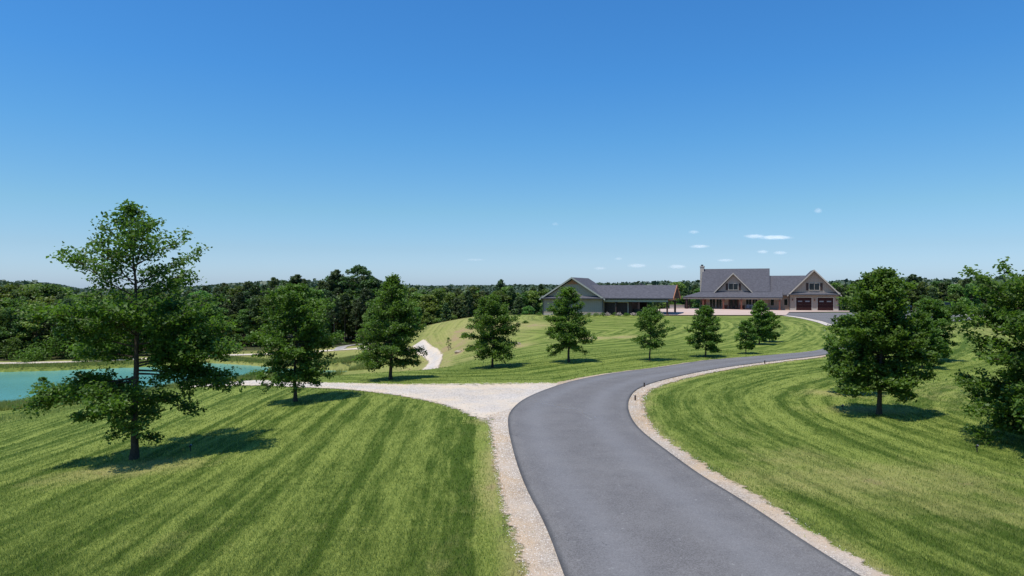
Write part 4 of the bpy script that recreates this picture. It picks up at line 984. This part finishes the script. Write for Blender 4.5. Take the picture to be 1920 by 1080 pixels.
stuff(fast_mesh('distant_forest', V, Fc, M['far'], attrs={'tint': T}), 'dark distant forest stretching to the horizon behind everything', 'forest')

# ------------------------------------------------------------------ small things on the lawn
def spotlight(px, py, label):
    x, y = at(px, py); t = thing('landscape_light', (x, y, h1(x, y)), R(px % 90), label, 'garden light', 'landscape lights under the oaks')
    t.scale = (.75, .75, .75)
    bm = bmesh.new(); bmesh.ops.create_cone(bm, segments=10, radius1=.02, radius2=.02, depth=.3, matrix=Matrix.Translation((0, 0, .12)), cap_ends=True); obj('stake', bm, M['black'], t)
    bm = bmesh.new(); bmesh.ops.create_cone(bm, segments=14, radius1=.03, radius2=.05, depth=.12, matrix=Matrix.Translation((0, .01, .24))@Matrix.Rotation(.7, 4, 'X'), cap_ends=True); hd = obj('lamp_head', bm, M['black'], t)
    bm = bmesh.new(); bmesh.ops.create_cone(bm, segments=14, radius1=.042, radius2=.042, depth=.01, matrix=Matrix.Translation((0, .01, .24))@Matrix.Rotation(.7, 4, 'X')@Matrix.Translation((0, 0, .066)), cap_ends=True); obj('lens', bm, M['lightglass'], hd)
spotlight(357, 846, 'small black landscape light in the shade right of the tall spreading oak')
spotlight(956, 687, 'small black landscape light right of the dark layered oak')
spotlight(1098, 679, 'small black landscape light right of the oak before the outbuilding')
spotlight(1580, 769, 'small black landscape light left of the large full oak')
spotlight(1832, 848, 'small black landscape light below the big oak at the right edge')
def marker(px, py, label):
    x, y = at(px, py); t = thing('driveway_marker', (x, y, h1(x, y)), 0, label, 'marker post', 'marker stakes on the gravel shoulder')
    obj('post', BX((-.03, .03, -.02, .02, 0, .22)), M['darkpost'], t); obj('cap', BX((-.035, .035, -.025, .025, .221, .25)), M['black'], t)
marker(1191, 752, 'short dark stake in the gravel on the inside of the bend, nearer the camera'); marker(1208, 727, 'short dark stake in the gravel on the inside of the bend, the farther one')
marker(1434, 683, 'short dark stake beside the far straight part of the driveway')
def rock(px, py, s, seed, label):
    x, y = at(px, py); rng = np.random.default_rng(seed); bm = bmesh.new(); bmesh.ops.create_icosphere(bm, subdivisions=2, radius=s)
    for v in bm.verts: v.co *= rng.uniform(.8, 1.15); v.co.z *= .5
    o = obj('rock', bm, M['stone']); o.location = (x, y, h1(x, y)+s*.15); tag(o, label, 'rock')
rock(859, 661, .42, 1, 'pale stone in the bare patch right of the sapling'); rock(970, 646, .4, 2, 'pale stone behind the dark layered oak'); rock(1114, 635, .35, 3, 'pale stone beside the oak before the outbuilding')

# ------------------------------------------------------------------ grass blades, stones and long bank grass
rng = np.random.default_rng(9)
def scatter_grass(n, px0, px1, py0, py1, hmin, hmax, wk):
    px = rng.uniform(px0, px1, n); py = py0+(py1-py0)*rng.uniform(0, 1, n)
    Y = CAMZ*F/(py-540); X = (px-960)/F*Y
    for _ in range(3):
        z = hz(X, Y); Y = (CAMZ-z)*F/(py-540); X = (px-960)/F*Y
    return X, Y, hz(X, Y)
X, Y, Z = scatter_grass(430000, -260, 2180, 655, 1110, .04, .08, 1)
ex = inside(X, Y, ROADPOLY[::4])
e1 = seg_dist(X, Y, SH_R_in[::6]); 
SHR = np.vstack([SH_R_in[::6], SH_R_out[::6][::-1]]); SHL = np.vstack([SL_in[::5], SL_out[::5][::-1]]); GRL = np.vstack([gu[::5], gl[::5][::-1]]); LIP = np.vstack([offset(Lseg, .12, 1)[::4], offset(Lseg, .38, -1)[::4][::-1]])
for PLY in (SHR, SHL, GRL, LIP):
    b = inside(X, Y, PLY); ed = seg_dist(X, Y, PLY, True)
    ex |= b & ((ed > .12) | (rng.uniform(size=len(X)) < .5)) & (rng.uniform(size=len(X)) < .985)
X, Y, Z = X[~ex], Y[~ex], Z[~ex]
st, ir, up_, al = stripe_attr(X, Y); dr = dry_attr(X, Y, ir, up_); lg = long_attr(X, Y)
kp = (rng.uniform(size=len(X)) > np.clip(dr*1.0-.25, 0, .9)) & (Z > WATER+.05) & (Y < 75)
X, Y, Z, st, dr, lg, al = [q[kp] for q in (X, Y, Z, st, dr, lg, al)]
n = len(X); print('blades', n)
hB = rng.uniform(.03, .075, n)*(1+.6*(rng.uniform(size=n) < .05))*(1+lg*3.5); wB = np.maximum(.010, Y*.0011)*rng.uniform(.6, 1.2, n)
a = rng.uniform(0, 2*np.pi, n); ln = rng.uniform(.1, .9, n)*hB; la = rng.uniform(0, 2*np.pi, n)
V = np.stack([np.column_stack([X-np.cos(a)*wB/2, Y-np.sin(a)*wB/2, Z-.005]), np.column_stack([X+np.cos(a)*wB/2, Y+np.sin(a)*wB/2, Z-.005]), np.column_stack([X+np.cos(la)*ln, Y+np.sin(la)*ln, Z+hB])], 1).reshape(-1, 3)
r3 = lambda q: np.repeat(q, 3)
stuff(fast_mesh('grass', V, np.arange(3*n).reshape(-1, 3), M['blades'], attrs={'stripe': r3(st), 'along': r3(al), 'dry': r3(dr), 'long': r3(lg), 'tint': r3(rng.uniform(size=n))}), 'short mown green grass covering the lawns on both sides of the driveway', 'grass')
# long grass along the pond banks
def bank(poly_idx, w0, w1, n, hmin, hmax, name, label):
    L = POND[poly_idx]; s = rng.uniform(0, 1, n)*(len(L)-1); i = s.astype(int).clip(0, len(L)-2); f = (s-i)[:, None]; p = L[i]*(1-f)+L[i+1]*f
    d = L[i+1]-L[i]; d /= np.linalg.norm(d, axis=1, keepdims=True); nn = np.stack([d[:, 1], -d[:, 0]], 1)*rng.uniform(w0, w1, (n, 1))
    p = p+nn; X, Y = p[:, 0], p[:, 1]; ok = ~inside(X, Y, POND); X, Y = X[ok], Y[ok]; Z = hz(X, Y); n = len(X)
    hB = rng.uniform(hmin, hmax, n); wB = rng.uniform(.05, .11, n); a = rng.uniform(0, 6.28, n); la = rng.uniform(0, 6.28, n); ln = hB*rng.uniform(.1, .5, n)
    V = np.stack([np.column_stack([X-np.cos(a)*wB/2, Y-np.sin(a)*wB/2, Z-.02]), np.column_stack([X+np.cos(a)*wB/2, Y+np.sin(a)*wB/2, Z-.02]), np.column_stack([X+np.cos(la)*ln, Y+np.sin(la)*ln, Z+hB])], 1).reshape(-1, 3)
    stuff(fast_mesh(name, V, np.arange(3*n).reshape(-1, 3), M['blades'], attrs={'stripe': np.zeros(3*n), 'along': np.zeros(3*n), 'dry': np.repeat(rng.uniform(0, .6, n), 3), 'long': np.ones(3*n), 'tint': np.repeat(rng.uniform(size=n), 3)}), label, 'grass')
bank(list(range(0, 13)), -7, 7, 60000, .3, .75, 'long_grass', 'rough long grass along the near bank of the pond')
bank(list(range(12, 25)), -2.5, 2.5, 50000, .25, .55, 'long_grass', 'yellow-green grass along the far bank of the pond')
# loose stones on the shoulders and lane
def stones(n):
    PX = []; 
    for A, B, m, sd_ in ((SH_R_in, SH_R_out, int(n*.35), 1), (SL_in, SL_out, int(n*.3), 2), (gu, gl, int(n*.35), 3)):
        i = (rng.uniform(0, 1, m)**(1.0)*(min(len(A), len(B))-1)).astype(int); t = rng.uniform(.02, .98, m)**1.0
        p = A[i]*(1-t)[:, None]+B[i]*t[:, None]+rng.normal(size=(m, 2))*.05; PX.append(p)
    p = np.vstack(PX); ok = (p[:, 1] > 6) & (p[:, 1] < 48) & ~inside(p[:, 0], p[:, 1], ROADPOLY[::4]); p = p[ok]; n = len(p); Z = hz(p[:, 0], p[:, 1])+.03
    s = rng.uniform(.006, .018, n)*np.clip(p[:, 1]/20, .8, 1.6)
    O = np.array([(1,0,0),(0,1,0),(-1,0,0),(0,-1,0),(0,0,.7)], float); a = rng.uniform(0, 6.28, n)
    ca, sa = np.cos(a), np.sin(a); q = O[None]*rng.uniform(.6, 1.2, (n, 5, 1))
    qx = q[..., 0]*ca[:, None]-q[..., 1]*sa[:, None]; qy = q[..., 0]*sa[:, None]+q[..., 1]*ca[:, None]
    V = np.stack([p[:, :1]+qx*s[:, None], p[:, 1:]+qy*s[:, None], Z[:, None]+q[..., 2]*s[:, None]], -1).reshape(-1, 3)
    Fc = (np.arange(n)*5)[:, None, None]+np.array([(0,1,4),(1,2,4),(2,3,4),(3,0,4)])[None]
    m, nt, _, _ = new_mat('loose_stones'); c = ramp(nt, attr(nt, 'tint').outputs['Fac'], [(0, (.22, .18, .14)), (.4, (.52, .46, .38)), (1, (.72, .69, .65))]); principled(nt, c, .9, spec=.1)
    stuff(fast_mesh('loose_gravel', V, Fc.reshape(-1, 3), m, attrs={'tint': np.repeat(rng.uniform(size=n), 5)}), 'loose pale stones scattered on the gravel beside the driveway', 'gravel')
stones(36000)

# ------------------------------------------------------------------ small fair-weather clouds, far away
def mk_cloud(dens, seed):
    m, nt, _, _ = new_mat('glowing_cloud_vapour'); oc = objc(nt)
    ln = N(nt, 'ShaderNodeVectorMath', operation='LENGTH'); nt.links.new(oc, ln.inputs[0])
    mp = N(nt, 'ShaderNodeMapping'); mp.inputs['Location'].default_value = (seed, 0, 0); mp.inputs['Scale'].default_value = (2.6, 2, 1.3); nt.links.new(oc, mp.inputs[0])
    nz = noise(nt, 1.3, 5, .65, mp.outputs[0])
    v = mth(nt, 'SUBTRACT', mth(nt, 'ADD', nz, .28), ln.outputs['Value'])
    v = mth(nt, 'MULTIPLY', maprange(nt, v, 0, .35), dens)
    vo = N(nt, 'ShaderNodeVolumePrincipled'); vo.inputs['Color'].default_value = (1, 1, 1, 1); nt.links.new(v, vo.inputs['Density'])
    vo.inputs['Emission Color'].default_value = (.93, .96, 1, 1); nt.links.new(mth(nt, 'MULTIPLY', v, .42), vo.inputs['Emission Strength'])  # white glow added to the vapour so the clouds look sunlit
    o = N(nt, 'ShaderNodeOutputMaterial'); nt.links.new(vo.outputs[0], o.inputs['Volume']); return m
CD = 6000.
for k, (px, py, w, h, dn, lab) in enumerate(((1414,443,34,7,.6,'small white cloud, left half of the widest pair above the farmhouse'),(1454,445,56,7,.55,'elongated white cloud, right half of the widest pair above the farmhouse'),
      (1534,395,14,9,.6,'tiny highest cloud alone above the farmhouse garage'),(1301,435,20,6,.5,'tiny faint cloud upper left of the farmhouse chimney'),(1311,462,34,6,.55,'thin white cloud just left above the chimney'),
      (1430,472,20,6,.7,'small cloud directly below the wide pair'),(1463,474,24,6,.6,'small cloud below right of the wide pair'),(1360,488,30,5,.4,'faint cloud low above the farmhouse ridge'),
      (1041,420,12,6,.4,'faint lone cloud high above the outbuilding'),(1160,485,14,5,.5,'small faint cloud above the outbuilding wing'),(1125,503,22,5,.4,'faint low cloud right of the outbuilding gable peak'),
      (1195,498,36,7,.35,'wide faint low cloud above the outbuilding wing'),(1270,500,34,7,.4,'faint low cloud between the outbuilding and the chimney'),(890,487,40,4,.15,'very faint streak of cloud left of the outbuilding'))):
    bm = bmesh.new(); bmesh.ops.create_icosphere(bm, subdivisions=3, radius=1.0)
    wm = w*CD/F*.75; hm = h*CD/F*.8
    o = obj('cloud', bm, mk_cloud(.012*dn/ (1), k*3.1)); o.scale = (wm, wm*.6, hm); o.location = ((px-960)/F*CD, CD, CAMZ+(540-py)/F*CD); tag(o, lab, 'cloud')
